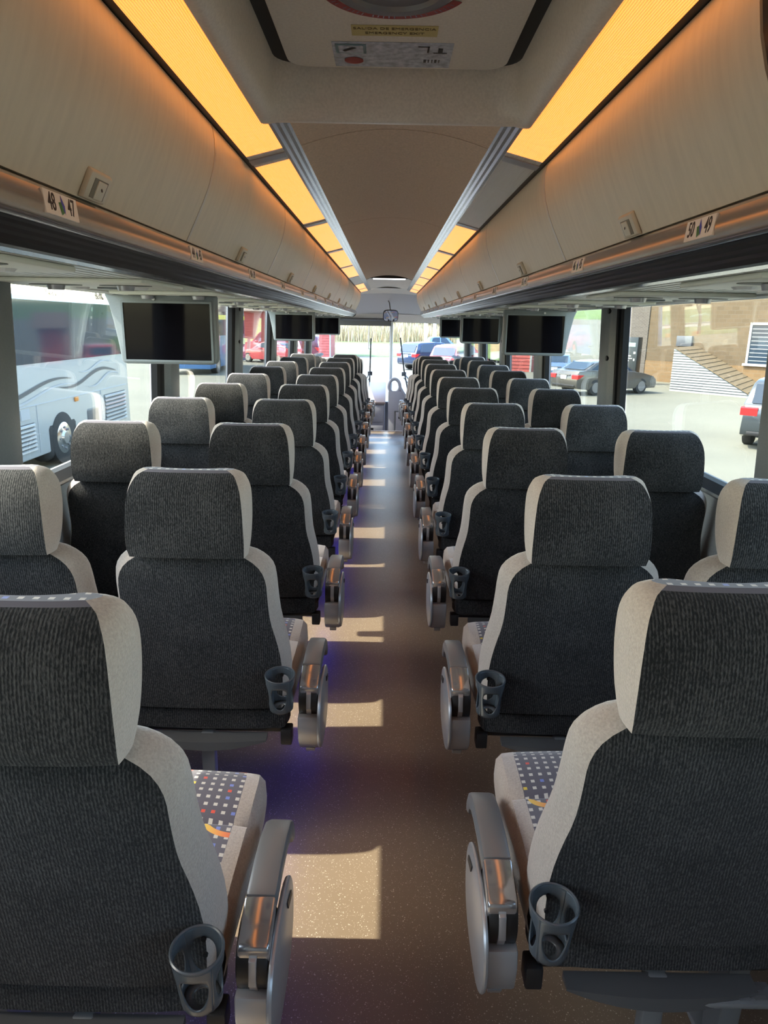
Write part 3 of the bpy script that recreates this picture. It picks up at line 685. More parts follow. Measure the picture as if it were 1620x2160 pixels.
    # frame
    m = MB().box(-0.20, 0.20, 0.11, 0.43, 0.31, 0.352); m.build('seat_frame', 'black_plastic', t, bevel=0.008)
    inn = 0.19*s
    lg = MB().prism([(0.17, 0.31), (0.25, 0.31), (0.235, 0.02), (0.30, 0.012), (0.30, 0.0), (0.10, 0.0), (0.10, 0.012), (0.185, 0.02)], inn-0.02, inn+0.02, 'x').build('leg', 'leg_grey', t, bevel=0.004)
    # curved foot bar hanging at the rear
    V = []; F = []; n = 12
    for i in range(n+1):
        x = -0.16+0.32*i/n; k = 1-(2*i/n-1)**2
        V += [(x, 0.10, 0.318), (x, 0.07-0.015*k, 0.312), (x, 0.07-0.02*k, 0.308-0.018*k), (x, 0.10, 0.302-0.018*k)]
    for i in range(n):
        for q in range(4): F.append((4*i+q, 4*i+(q+1) % 4, 4*(i+1)+(q+1) % 4, 4*(i+1)+q))
    F += [(0, 1, 2, 3), (4*n+3, 4*n+2, 4*n+1, 4*n)]
    MB().add(V, F).build('rear_bar', 'bar_dark', t, smooth=True)
    MB().box(-0.018, 0.018, 0.09, 0.12, 0.012, 0.318).build('bar_stem', 'leg_grey', t, bevel=0.004)
    fp = MB().box(0.12*s-0.07 if s > 0 else 0.12*s-0.07, 0.12*s+0.07, 0.055, 0.10, 0.292, 0.304).build('foot_pedal', 'leg_grey', t, bevel=0.004)
    m = MB()
    for i in range(4):
        for j in range(2): m.box(0.12*s-0.05+0.028*i, 0.12*s-0.032+0.028*i, 0.062+0.018*j, 0.07+0.018*j, 0.304, 0.3065)
    m.build('tread_pads', 'dark_silver', fp)
    if aisle and s < 0:
        fl = MB().box(0.13, 0.16, 0.13, 0.42, 0.303, 0.31).build('foot_light', 'black_plastic', t)
        MB().box(0.137, 0.153, 0.14, 0.41, 0.3, 0.303).build('light_tube', 'blue_led', fl)
    if aisle:
        xa = -0.297
        def arm(prof, x0, x1, name, mat, par, bevel):
            return MB().prism(prof, x0, x1, 'x').mirror(s).build(name, mat, par, bevel=bevel)
        pad = [(0.168, 0.487), (0.24, 0.491), (0.31, 0.486), (0.36, 0.474), (0.392, 0.452), (0.408, 0.425), (0.41, 0.405), (0.398, 0.398), (0.385, 0.405), (0.372, 0.425), (0.345, 0.442), (0.30, 0.452), (0.24, 0.456), (0.168, 0.453)]
        ar = arm(pad, xa, xa+0.05, 'armrest', 'dark_silver', t, 0.009)
        arm([(0.167, 0.4865), (0.167, 0.452), (0.10, 0.428), (0.092, 0.432), (0.092, 0.455), (0.10, 0.4625)], xa, xa+0.05, 'arm_wedge', 'silver_glossy', ar, 0.005)
        arm([(0.095, 0.445), (0.085, 0.44), (0.078, 0.40), (0.10, 0.39)], xa+0.019, xa+0.031, 'centre_strap', 'silver_plastic', ar, 0.001)
        MB().cyl((0.142, 0.412), 0.058, xa+0.002, xa+0.052, 'x', 28).mirror(s).build('pivot_drum', 'black_plastic', ar, bevel=0.004)
        MB().cyl((0.142, 0.412), 0.0605, xa+0.019, xa+0.031, 'x', 28).mirror(s).build('drum_band', 'silver_plastic', ar)
        arm([(0.078, 0.378), (0.15, 0.378), (0.22, 0.33), (0.20, 0.29), (0.15, 0.268), (0.105, 0.27), (0.083, 0.295), (0.074, 0.34)], xa-0.004, xa+0.054, 'arm_bracket', 'silver_plastic', ar, 0.006)
        arm([(0.10, 0.272), (0.14, 0.272), (0.14, 0.256), (0.11, 0.256)], xa+0.012, xa+0.036, 'bracket_foot', 'silver_plastic', ar, 0.002)
        el = [(0.178+0.128*math.copysign(abs(math.cos(a))**0.75, math.cos(a)), 0.358+0.094*math.copysign(abs(math.sin(a))**0.85, math.sin(a))) for a in [2*math.pi*i/28 for i in range(28)]]
        arm(el, xa-0.009, xa+0.001, 'side_cover', 'silver_plastic', ar, 0.005)
        arm([(0.215, 0.425), (0.262, 0.41), (0.268, 0.395), (0.225, 0.405)], xa-0.0115, xa-0.0095, 'cover_slot', 'black_plastic', ar, 0)
        # cup
        c = cup_mesh(); o = c.build('cup_holder', 'smoke_plastic', t, smooth=True)
        me = o.data
        tilt = Matrix.Translation((-0.208*s, 0.026, 0.526)) @ Matrix.Rotation(R(7), 4, 'X')
        me.transform(tilt)
        so = o.modifiers.new('thick', 'SOLIDIFY'); so.thickness = 0.0026; so.offset = 0
        n = 40; path = [tilt @ Vector((0.0365*math.cos(2*math.pi*i/n), 0.0365*math.sin(2*math.pi*i/n), 0)) for i in range(n+1)]
        MB().tube(path, 0.0024, 6, False).build('rim', 'smoke_plastic', o, smooth=True)
        for zz in (-0.022, -0.055):
            p = tilt @ Vector((0, 0.034, zz)); MB().cyl((p.x, p.z), 0.004, p.y-0.004, p.y, 'y', 10).build('screw', 'black_rubber', o)
        MB().box(-0.225 if s > 0 else 0.195, -0.195 if s > 0 else 0.225, 0.09, 0.13, 0.285, 0.33).build('recline_lever', 'black_plastic', t, bevel=0.004)
    return t
ROWS = [0.885]+[1.585+0.79*i for i in range(11)]
XA, XW = 0.470, 0.932
for s in (-1, 1):
    for aisle in (True, False):
        proto = make_seat(s, aisle)
        for k, y in enumerate(ROWS):
            o = proto if k == 0 else copy_tree(proto)
            dx = random.uniform(-0.003, 0.003); dy = random.uniform(-0.008, 0.008) if k > 1 else 0
            if k == 0: y -= 0.105 if s < 0 else 0.012
            o.location = ((XA if aisle else XW)*s+dx, y+dy, floor_z(y+0.25))
            tag(o, 'charcoal ribbed %s seat with grey sides, %s side, %s row from the back' % ('aisle' if aisle else 'window', SIDE[s], ordinal(k+1)), 'seat', 'rows of coach seats')
# ------------------------------------------------------------------ monitors
def monitor(s, y, lab):
    t = empty('monitor', (0, y, 1.35)); tag(t, lab, 'monitor', 'fold-down monitors under the racks')
    x0, x1 = 0.70, 1.075
    pr = [(x0-0.005, 1.475), (x0-0.005, 1.235), (x0+0.002, 1.212), (x0+0.02, 1.205), (x1-0.01, 1.205), (x1+0.008, 1.212), (1.092, 1.28), (1.105, 1.36), (1.122, 1.44), (1.138, 1.476)]
    MB().prism([(x*s, z-1.35) for x, z in pr], 0.0, 0.05, 'y').build('housing', 'grey_housing', t, bevel=0.008)
    b = MB(); xa, xb, za, zb = x0+0.018, x1-0.012, 1.222, 1.442
    for p in ((xa-0.008, xb+0.008, za-0.008, za), (xa-0.008, xb+0.008, zb, zb+0.008), (xa-0.008, xa, za, zb), (xb, xb+0.008, za, zb)):
        b.box(min(p[0]*s, p[1]*s), max(p[0]*s, p[1]*s), -0.006, 0.002, p[2]-1.35, p[3]-1.35)
    b.build('bezel', 'grey_housing', t)
    MB().box(min(xa*s, xb*s), max(xa*s, xb*s), -0.001, 0.004, za-1.35, zb-1.35).build('screen', 'screen', t)
    MB().cyl(((x0+0.24)*s, 0.108), 0.006, -0.006, 0.004, 'y', 10).build('sensor', 'header_white', t)
    MB().box(min((x0+0.06)*s, (x0+0.32)*s), max((x0+0.06)*s, (x0+0.32)*s), 0.0, 0.06, 0.122, 0.133).build('hinge', 'grey_pillar', t)
for s, ys_ in ((-1, (2.93, 6.9, 10.6)), (1, (4.47, 7.1, 9.9))):
    for i, y in enumerate(ys_): monitor(s, y, 'grey monitor with black screen under the rack, %s side, %s from the back' % (SIDE[s], ordinal(i+1)))

# ------------------------------------------------------------------ front of the bus
# cap above the windscreen
def arc_strip(name, y0, z0, y1, z1, w, mat, crown=0.05, n=16):
    V = []; F = []
    for (y, z) in ((y0, z0), (y1, z1)):
        for i in range(n+1):
            u = 2*i/n-1; V.append((w*u, y-0.25*abs(u)**2.5*0.5, z-crown*u*u))
    for (y, z) in ((y0, z0), (y1, z1)):
        for i in range(n+1):
            u = 2*i/n-1; V.append((w*u, y+0.03-0.25*abs(u)**2.5*0.5, z+0.03-crown*u*u))
    k = n+1
    for i in range(n): F += [(i, i+1, k+i+1, k+i), (2*k+i, 3*k+i, 3*k+i+1, 2*k+i+1)]
    return struct(MB().add(V, F).build(name, mat, smooth=True))
arc_strip('trim_4', 11.95, 1.93, 12.25, 1.86, 1.0, 'ceiling_shell', 0.10)
arc_strip('trim_5', 12.25, 1.86, 12.62, 1.53, 1.15, 'front_grey', 0.07)
arc_strip('trim_6', 12.60, 1.535, 12.72, 1.40, 1.2, 'ceiling_shell', 0.02)
m = MB(); m.box(-1.26, 1.26, 12.7, 12.86, 1.42, 2.16); struct(m.build('wall_front', 'shell_dark'))
m = MB(); m.box(-1.26, 1.26, 12.82, 12.95, -1.2, 0.02); struct(m.build('wall_front.001', 'dash_black'))
# windscreen panes and centre pillar
for a, b in ((-1.2, 0.035), (0.085, 1.2)):
    nwin += 1
    struct(MB().prism([(12.86, 0.0), (12.80, 1.44), (12.808, 1.44), (12.868, 0.0)], a, b, 'x').build('window_%d' % nwin, 'windscreen_glass'))
m = MB(); m.tube([(0.06, 12.80, -0.1), (0.06, 12.76, 1.44)], 0.028, 12); struct(m.build('trim_7', 'front_grey', smooth=True))
# sun blind on the driver's side
bl = empty('sun_blind', (-0.55, 12.6, 1.38)); tag(bl, 'dark roller sun blind above the driver half of the windscreen', 'sun blind')
MB().cyl((0.0, 0.06), 0.025, -0.58, 0.6, 'x', 14).build('roller', 'grey_pillar', bl, smooth=True)
MB().box(-0.58, 0.6, -0.006, 0.004, -0.03, 0.06).build('cloth', 'grey_pillar', bl)
MB().box(-0.58, 0.6, -0.01, 0.01, -0.045, -0.03).build('bottom_bar', 'dark_silver', bl)
# interior mirror
mi = empty('interior_mirror', (0.04, 12.1, 1.50)); mi.rotation_euler = (R(14), 0, R(8)); tag(mi, 'rear-view mirror with blue reflection hung above the windscreen', 'mirror')
pr = [(0.125*math.copysign(abs(math.cos(a))**0.5, math.cos(a)), 0.095*math.copysign(abs(math.sin(a))**0.5, math.sin(a))) for a in [2*math.pi*i/24 for i in range(24)]]
MB().prism(pr, 0.0, 0.03, 'y').build('housing', 'black_plastic', mi)
MB().prism([(x*0.93, z*0.92) for x, z in pr], -0.002, 0.001, 'y').build('glass', 'mirror_glass', mi)
MB().tube([(0, 0.03, 0.05), (0, 0.22, 0.16), (0, 0.42, 0.17)], 0.01, 8).build('arm', 'dark_silver', mi)
# wipers outside the glass
for i, (px, pts) in enumerate(((-0.32, ((0, 0, 0.0), (0.01, -0.02, 0.55), (0.02, -0.05, 1.1))), (0.42, ((0, 0, 0.0), (-0.12, -0.02, 0.55), (-0.20, -0.05, 1.12))))):
    wp = empty('wiper', (px, 12.98, 0.02)); tag(wp, 'black windscreen wiper standing upright, %s of the centre pillar' % ('on the driver side' if i == 0 else 'on the door side'), 'wiper', 'windscreen wipers')
    MB().tube(pts, 0.012, 6).build('blade', 'black_rubber', wp)
    sg = -1 if i == 0 else 1
    arm_ = MB().tube([(pts[1][0], 0.02, 0.5), (sg*0.30, 0.03, 0.0)], 0.012, 6).build('arm', 'dark_silver', wp)
    MB().tube([(pts[1][0], 0.02, 0.42), (sg*0.22, 0.03, 0.0)], 0.009, 6).build('arm', 'dark_silver', wp)
    MB().box(pts[1][0]-0.04, pts[1][0]+0.04, 0.0, 0.03, 0.45, 0.52).build('joint', 'black_plastic', wp, bevel=0.006)
# console beside the driver: cabinet with drawers and a sloping top
cs = empty('driver_console', (-0.52, 11.0, -0.62)); tag(cs, 'grey driver console with two drawers and brown sloping top', 'console')
MB().box(-0.48, 0.49, 0, 1.2, 0.0, 0.80).build('cabinet', 'front_lavender', cs, bevel=0.01)
P('console_top', (0.32, 0.25, 0.24), 0.45)
MB().prism([(-0.03, 0.80), (1.3, 1.0), (1.3, 1.03), (-0.03, 0.83)], 0.22, 0.50, 'x').build('counter', 'console_top', cs, bevel=0.006)
MB().prism([(-0.03, 0.80), (1.3, 1.02), (1.3, 1.06), (-0.03, 0.85)], -0.46, 0.20, 'x').build('switch_panel', 'logo_panel' if 'logo_panel' in MATS else 'front_lavender', cs)
for i in range(5):
    for j in range(3): MB().box(0.02+0.05*j, 0.055+0.05*j, 0.1+0.2*i, 0.2+0.2*i, 0.87+0.032*i, 0.895+0.033*i).build('switch', 'dash_black', cs)
for z in (0.22, 0.52):
    dr = MB().box(0.12, 0.47, -0.015, 0.0, z, z+0.25).build('drawer', 'front_lavender', cs, bevel=0.005)
    MB().box(0.22, 0.32, -0.02, -0.012, z+0.17, z+0.21).build('drawer_pull', 'black_plastic', dr)
# stair rail panel with a loop handle
sp_ = empty('stair_panel', (0.02, 11.0, -0.62)); tag(sp_, 'lavender stairwell panel with loop grab handle and small hatch door', 'stair panel')
n = 24
outline = [(0.0, 0.0), (0.75, 0.0), (0.75, 0.70), (0.55, 0.76), (0.40, 0.80), (0.30, 0.86), (0.235, 0.93), (0.20, 1.0), (0.0, 1.0)]
MB().prism(outline, 0.0, 0.05, 'y').build('panel', 'front_lavender', sp_, bevel=0.012)
lp = []
for i in range(n+1):
    a = 2*math.pi*i/n
    lp.append((0.092+0.082*math.cos(a)*(1.0 if math.sin(a) > 0 else 1.05), 0.025, 1.075+0.105*math.sin(a)))
MB().tube(lp, 0.024, 10, False).build('loop_handle', 'front_lavender', sp_, smooth=True)
MB().tube([(0.18, 0.025, 1.05), (0.235, 0.02, 0.96), (0.30, 0.02, 0.88), (0.42, 0.02, 0.81), (0.75, 0.02, 0.71)], 0.024, 8).build('top_rail', 'front_lavender', sp_, smooth=True)
fr_ = MB()
for p in ((0.10, 0.40, 0.26, 0.275), (0.10, 0.40, 0.685, 0.70), (0.10, 0.115, 0.275, 0.685), (0.385, 0.40, 0.275, 0.685)): fr_.box(p[0], p[1], -0.008, 0.0, p[2], p[3])
fr_.build('hatch_frame', 'grey_housing', sp_)
hd = MB().box(0.125, 0.375, -0.012, 0.0, 0.285, 0.675).build('hatch_door', 'front_lavender', sp_, bevel=0.006)
for z in (0.34, 0.58): MB().box(0.16, 0.20, -0.018, -0.01, z, z+0.03).build('hatch_latch', 'black_plastic', hd)

# ================================================================== outside the bus
G = -1.48
P('concrete', (0.115, 0.113, 0.086), 0.9, noise=0.10, nscale=0.35, bump=0.05, bscale=40, detail=8)
P('asphalt_road', (0.30, 0.30, 0.29), 0.9, noise=0.1, nscale=2)
P('lawn', (0.08, 0.125, 0.028), 0.95, noise=0.25, nscale=1.5)
P('dry_reed', (0.40, 0.32, 0.19), 0.9, noise=0.25, nscale=3)
P('coach_white', (0.37, 0.39, 0.39), 0.25, coat=0.5)
P('coach_blue', (0.05, 0.13, 0.28), 0.3, coat=0.5); P('coach_yellow', (0.6, 0.5, 0.05), 0.4)
P('coach_glass', (0.018, 0.032, 0.05), 0.06, spec=0.35)
P('stripe_grey', (0.07, 0.075, 0.085), 0.4)
P('stripe_pale', (0.38, 0.40, 0.42), 0.4)
P('tyre', (0.02, 0.02, 0.02), 0.8); P('chrome', (0.6, 0.6, 0.62), 0.15, metal=1.0)
P('amber_lens', (0.6, 0.2, 0.02), 0.3); P('red_lens', (0.5, 0.02, 0.02), 0.25); P('plate_white', (0.65, 0.68, 0.72), 0.5); P('plate_yellow', (0.6, 0.55, 0.08), 0.5)
P('paint_grey', (0.085, 0.082, 0.075), 0.25, metal=0.4, coat=0.6); P('paint_blue', (0.018, 0.035, 0.075), 0.25, metal=0.3, coat=0.6)
P('paint_truck_blue', (0.08, 0.14, 0.25), 0.3, coat=0.5); P('paint_red', (0.42, 0.04, 0.05), 0.3, coat=0.6); P('paint_slate', (0.045, 0.055, 0.062), 0.25, metal=0.3, coat=0.6)
P('barn_red', (0.36, 0.075, 0.06), 0.8, noise=0.15, nscale=4)
P('siding_white', (0.18, 0.198, 0.196), 0.6); P('shingle_tan', (0.12, 0.088, 0.048), 0.9, noise=0.2, nscale=6)
P('kiosk_black', (0.02, 0.025, 0.025), 0.35); P('kiosk_green', (0.25, 0.42, 0.36), 0.5)
P('trim_white', (0.3, 0.3, 0.28), 0.6); P('roof_brown', (0.14, 0.10, 0.08), 0.9); P('bark', (0.17, 0.14, 0.12), 0.9); P('pole_pale', (0.6, 0.58, 0.5), 0.7)
brick('brick_tan', (0.075, 0.052, 0.027), (0.095, 0.066, 0.036), (0.092, 0.073, 0.05), 0.40, 0.20)
brick('brick_orange', (0.135, 0.082, 0.035), (0.165, 0.102, 0.047), (0.145, 0.108, 0.068), 0.40, 0.20)
brick('brick_grey', (0.06, 0.05, 0.042), (0.085, 0.072, 0.06), (0.115, 0.102, 0.087), 0.22, 0.075)

m = MB().box(-140, 140, -60, 64, G-0.5, G); struct(m.build('ground', 'concrete'))
m = MB().box(-140, 140, 64, 86, G-0.5, G+0.02); struct(m.build('grass_verge', 'lawn'))
m = MB().box(-140, 140, 86, 96, G-0.5, G-0.02); struct(m.build('road', 'asphalt_road'))
m = MB().box(-140, 140, 96, 260, G-0.5, G+0.05); struct(m.build('grass_field', 'lawn'))
m = MB().box(-140, 140, 95.6, 96.2, G-0.1, G+0.18); struct(m.build('kerb', 'asphalt_road'))
# rising drive and green bank beyond the brick building
def slab(name, pts, mat):
    n = len(pts); V = list(pts)+[(x, y, z-0.6) for x, y, z in pts]
    F = [tuple(range(n)), tuple(range(2*n-1, n-1, -1))]+[(i, (i+1) % n, n+(i+1) % n, n+i) for i in range(n)]
    return struct(MB().add(V, F).build(name, mat))
slab('drive_ramp', [(10.5, 52, G+0.01), (60, 52, G+0.01), (70, 82, 2.2), (13.5, 82, 2.2)], 'concrete')
slab('green_bank', [(13.5, 82, 2.2), (70, 82, 2.2), (90, 120, 6.5), (19, 120, 5.0)], 'lawn')
slab('bank_side', [(8.2, 58, G), (10.5, 52.5, G), (13.5, 82, 2.2), (19, 120, 5.0), (10, 100, G)], 'lawn')
# dry reeds
m = MB(); rnd = random.Random(3)
for i in range(5200):
    x = rnd.uniform(-24, 15); y = rnd.uniform(112, 128); h = rnd.uniform(1.7, 3.6)*(1.0 if x < 6 else 0.9); w = rnd.uniform(0.05, 0.14); lx = rnd.uniform(-0.5, 0.5); ly = rnd.uniform(-0.3, 0.3)
    a = rnd.uniform(0, 3.14); ca, sa = math.cos(a)*w, math.sin(a)*w
    m.add([(x-ca, y-sa, G), (x+ca, y+sa, G), (x-sa*0.6, y+ca*0.6, G), (x+lx*0.5, y+ly*0.5, G+h*0.7), (x+lx, y+ly, G+h)], [(0, 1, 3), (1, 2, 3), (2, 0, 3), (0, 3, 4), (1, 4, 3)])
o = m.build('dry_reeds', 'dry_reed'); o['kind'] = 'stuff'; tag(o, 'tall bleached dry reeds beyond the road', 'reeds')
# brown building behind the reeds
bb = empty('roadside_building', (-6, 150, G)); tag(bb, 'long brown building with pale posts behind the reeds', 'building')
MB().box(-26, 26, 0, 10, 0, 3.1).build('wall', 'roof_brown', bb)
MB().prism([(-1.2, 3.1), (11.2, 3.1), (11.2, 3.5), (5, 4.4), (-1.2, 3.5)], -27, 27, 'x').build('roof', 'trim_white', bb)
for i in range(9): MB().box(-24+6*i-0.25, -24+6*i+0.25, -0.3, 0, 0, 3.1).build('post', 'pole_pale', bb)
for i in range(4): MB().box(9+3.2*i, 10.6+3.2*i, -0.1, 0.05, 0.9, 2.2).build('window', 'coach_glass', bb)

def wheel(parent, x, y, r, sgn, w=0.22, spokes=7, mat='chrome'):
    t = MB().cyl((x, r), r, y-w/2, y+w/2, 'y', 28).build('wheel', 'tyre', parent, bevel=0.02)
    f = y+sgn*(w/2+0.004)
    MB().cyl((x, r), r*0.66, f-0.012, f+0.002, 'y', 24).build('rim', 'dark_silver', t)
    m = MB()
    for k in range(spokes):
        a = 2*math.pi*k/spokes; c, s_ = math.cos(a), math.sin(a); wd = 0.035*r/0.33
        m.add([(x+c*0.06-s_*wd, f+sgn*0.008, r+s_*0.06+c*wd), (x+c*0.06+s_*wd, f+sgn*0.008, r+s_*0.06-c*wd), (x+c*r*0.64+s_*wd*1.5, f+sgn*0.008, r+s_*r*0.64-c*wd*1.5), (x+c*r*0.64-s_*wd*1.5, f+sgn*0.008, r+s_*r*0.64+c*wd*1.5)], [(0, 1, 2, 3)])
    n = 24; V = [(x+q*math.cos(2*math.pi*i/n), f+sgn*0.006, r+q*math.sin(2*math.pi*i/n)) for q in (r*0.58, r*0.67) for i in range(n)]
    m.add(V, [(i, (i+1) % n, n+(i+1) % n, n+i) for i in range(n)])
    m.build('spokes', mat, t)
    return t
def arch(xc, r, zb, n=10): return [(xc+r*math.cos(math.pi*i/n), max(zb, 0.02+r*math.sin(math.pi*i/n)+zb*0.35)) for i in range(n+1)]
CARS = {
 'sedan': dict(W=1.82, r=0.335, ax=(-1.38, 1.40), body=[(-2.36, 0.30), (-2.43, 0.42), (-2.43, 0.70), (-2.38, 0.93), (-2.30, 1.03), (-1.80, 1.06), (0.80, 0.99), (1.55, 0.90), (2.15, 0.76), (2.38, 0.62), (2.43, 0.42), (2.36, 0.24)],
   cabin=[(-1.98, 1.03), (-1.28, 1.37), (-0.90, 1.44), (-0.35, 1.465), (0.10, 1.445), (0.35, 1.39), (1.10, 0.96)],
   glass=[(-1.62, 1.085), (-1.14, 1.335), (-0.80, 1.40), (-0.35, 1.42), (0.05, 1.405), (0.25, 1.35), (0.80, 1.03)], rear=((-1.90, 1.075), (-1.30, 1.365)), front=((1.04, 1.0), (0.38, 1.375)), light=(0.70, 0.88)),
 'suv': dict(W=1.9, r=0.36, ax=(-1.35, 1.45), body=[(-2.33, 0.36), (-2.42, 0.50), (-2.40, 0.95), (-2.32, 1.10), (0.85, 1.08), (1.60, 1.02), (2.20, 0.92), (2.40, 0.70), (2.42, 0.45), (2.34, 0.28)],
   cabin=[(-2.34, 1.08), (-2.06, 1.62), (-1.80, 1.70), (-0.50, 1.745), (0.05, 1.72), (0.35, 1.63), (1.10, 1.06)],
   glass=[(-2.0, 1.14), (-1.86, 1.56), (-1.6, 1.63), (-0.5, 1.67), (0.02, 1.65), (0.25, 1.58), (0.78, 1.12)], rear=((-2.33, 1.13), (-2.11, 1.58)), front=((1.04, 1.10), (0.40, 1.60)), light=(0.84, 1.04)),
 'truck': dict(W=2.0, r=0.40, ax=(-1.75, 1.85), body=[(-2.86, 0.45), (-2.90, 0.60), (-2.90, 1.20), (-2.86, 1.24), (-0.75, 1.24), (1.05, 1.18), (1.30, 1.16), (2.65, 1.08), (2.86, 0.95), (2.90, 0.55), (2.82, 0.36)],
   cabin=[(-0.95, 1.20), (-0.80, 1.78), (-0.5, 1.86), (0.40, 1.86), (0.62, 1.80), (1.30, 1.15)],
   glass=[(-0.72, 1.26), (-0.62, 1.74), (-0.4, 1.80), (0.36, 1.80), (0.52, 1.74), (0.98, 1.22)], rear=((-0.945, 1.26), (-0.82, 1.74)), front=((1.24, 1.20), (0.68, 1.76)), light=(0.85, 1.15)),
}
def car(kind, name, label, loc, deg, paint, plate='plate_white'):
    d = CARS[kind]; t = empty(name, (loc[0], loc[1], G+(loc[2] if len(loc) > 2 else 0)), R(deg)); tag(t, label, 'car' if kind != 'truck' else 'pickup truck')
    hw = d['W']/2
    low = []
    for xc in (d['ax'][1], d['ax'][0]): low += arch(xc, d['r']*1.16, 0.24)
    prof = d['body']+low
    m = MB().prism(prof, -hw, hw, 'y')
    L = d['body'][-2][0]
    def shape(v):
        x, y, z = v
        k = 1-0.10*max(0, (abs(x)-L*0.72)/(L*0.28))**2
        k *= 1-0.05*max(0, (z-0.75))/0.35-0.03*max(0, 0.4-z)/0.3
        return (x, y*k, z)
    m.V = [shape(v) for v in m.V]
    m.build('body', paint, t, bevel=0.035, seg=3, angle=50)
    m = MB().prism(d['cabin'], -hw*0.93, hw*0.93, 'y'); zt = max(p[1] for p in d['cabin']); zb = min(p[1] for p in d['cabin'])
    def tum(v, off=0.0): return (v[0], v[1]*(1-0.20*(v[2]-zb)/(zt-zb)), v[2])
    m.V = [tum(v) for v in m.V]; m.build('cabin', paint, t, bevel=0.03, seg=2, angle=50)
    for sg in (-1, 1):
        V = [tum((x, sg*hw*0.93, z)) for x, z in d['glass']]; V = [(x, y+sg*0.006, z) for x, y, z in V]
        MB().add(V+[(x, y-sg*0.012, z) for x, y, z in V], [tuple(range(len(V)))]+[(i, (i+1) % len(V), len(V)+(i+1) % len(V), len(V)+i) for i in range(len(V))]).build('side_window', 'coach_glass', t)
        xs = [p[0] for p in d['glass']]; xm = sum(xs)/len(xs)
        V = [tum((xm-0.04, sg*hw*0.93, min(p[1] for p in d['glass']))), tum((xm+0.04, sg*hw*0.93, min(p[1] for p in d['glass']))), tum((xm+0.04, sg*hw*0.93, zt-0.05)), tum((xm-0.04, sg*hw*0.93, zt-0.05))]
        MB().add([(x, y+sg*0.011, z) for x, y, z in V], [(0, 1, 2, 3)]).build('door_post', paint, t)
        for z_ in (d['light'],):
            xr = d['body'][2][0]
            MB().prism([(xr-0.012, z_[0]), (xr-0.012, z_[1]-0.03), (xr+0.04, z_[1]), (xr+0.36, z_[1]-0.01), (xr+0.12, z_[0]+0.03)], sg*hw*0.55, sg*hw*0.955, 'y').build('tail_light', 'red_lens', t)
        MB().box(xm+0.55 if kind != 'truck' else 1.0, xm+0.75 if kind != 'truck' else 1.2, min(sg*hw*0.97, sg*(hw*0.97+0.16)), max(sg*hw*0.97, sg*(hw*0.97+0.16)), zb+0.0, zb+0.14).build('wing_mirror', paint, t, bevel=0.03)
        for xw in d['ax']: wheel(t, xw, sg*(hw-0.12), d['r'], sg)
    for nm, (a, b), e in (('rear_window', d['rear'], -1), ('windscreen', d['front'], 1)):
        V = []
        for (x, z), f in ((a, 0.76), (b, 0.86)):
            y = hw*0.93*(1-0.20*(z-zb)/(zt-zb))*f/0.86*0.9
            V += [(x+e*0.012, -y, z+0.012), (x+e*0.012, y, z+0.012)]
        MB().add(V, [(0, 1, 3, 2)]).build(nm, 'coach_glass', t)
    xr = d['body'][2][0]
    MB().box(xr-0.02, xr+0.02, -0.17, 0.17, d['light'][0]-0.02, d['light'][0]+0.14).build('number_plate', plate, t)
    MB().box(xr-0.025, xr+0.05, -hw*0.75, hw*0.75, 0.36, 0.46).build('bumper_strip', 'black_plastic', t, bevel=0.02)
    MB().box(xr-0.018, xr+0.03, -hw*0.4, hw*0.4, d['light'][1]-0.03, d['light'][1]).build('chrome_strip', 'chrome', t)
    return t
car('sedan', 'sedan', 'dark grey sedan with red tail lights parked before the brick building', (9.80, 32.5), 29, 'paint_grey')
car('suv', 'suv', 'dark blue estate car parked ahead of the windscreen', (3.05, 47.6), 40, 'paint_blue')
car('truck', 'pickup_truck', 'pale blue pickup truck parked beyond the dark blue car', (4.3, 61), 4, 'paint_truck_blue')
car('suv', 'red_car', 'red car parked beside the dark blue car', (4.35, 43.2), 60, 'paint_red')
car('suv', 'slate_suv', 'slate hatchback with yellow number plate beside the brick building lot', (10.9, 18.9), 52, 'paint_slate', 'plate_yellow')
car('sedan', 'blue_car', 'blue car parked behind the dark grey sedan', (9.2, 39.5), 75, 'paint_truck_blue')
car('sedan', 'reflection_sedan', 'red car added as a window reflection, past the white coach', (-8.3, 52), 150, 'paint_red')  # added car, stands in for a red reflection in the side glass

# neighbouring white coach
def coach(name, label, x, y0, y1, zr, body, detail=True, sgn=1):
    """side facing +x at x; runs y0..y1"""
    t = empty(name, (x, (y0+y1)/2, G)); tag(t, label, 'coach'); L = (y1-y0)/2; h = zr-G
    prof = [(0.0, 0.32), (0.0, 2.0), (-0.02, h-0.10), (-0.06, h-0.03), (-0.30, h), (-2.3, h), (-2.54, h-0.03), (-2.58, h-0.10), (-2.6, 2.0), (-2.6, 0.32)]
    o = MB().prism(prof, -L, L, 'y').build('body', body, t, bevel=0.03, seg=3, angle=50)
    V = [(0.006, -L+0.25, 2.03), (0.006, L-0.18, 2.03), (-0.012, L-0.28, h-0.12), (-0.012, -L+0.35, h-0.12)]
    MB().add(V+[(a-0.03, b, c) for a, b, c in V], [(0, 1, 2, 3), (0, 4, 5, 1), (1, 5, 6, 2), (2, 6, 7, 3), (3, 7, 4, 0)]).build('window_band', 'coach_glass', t)
    return t, L, h
wc, L, hh = coach('white_coach', 'white coach with grey wave stripes parked alongside', -6.5, 6.0, 18.05, 1.80, 'coach_white')
cy = (6.0+18.05)/2
def cbox(nm, mat, y0, y1, z0, z1, d0=-0.02, d1=0.008, bevel=0.0, par=wc): return MB().box(d0, d1, y0-cy, y1-cy, z0-G, z1-G).build(nm, mat, par, bevel=bevel)
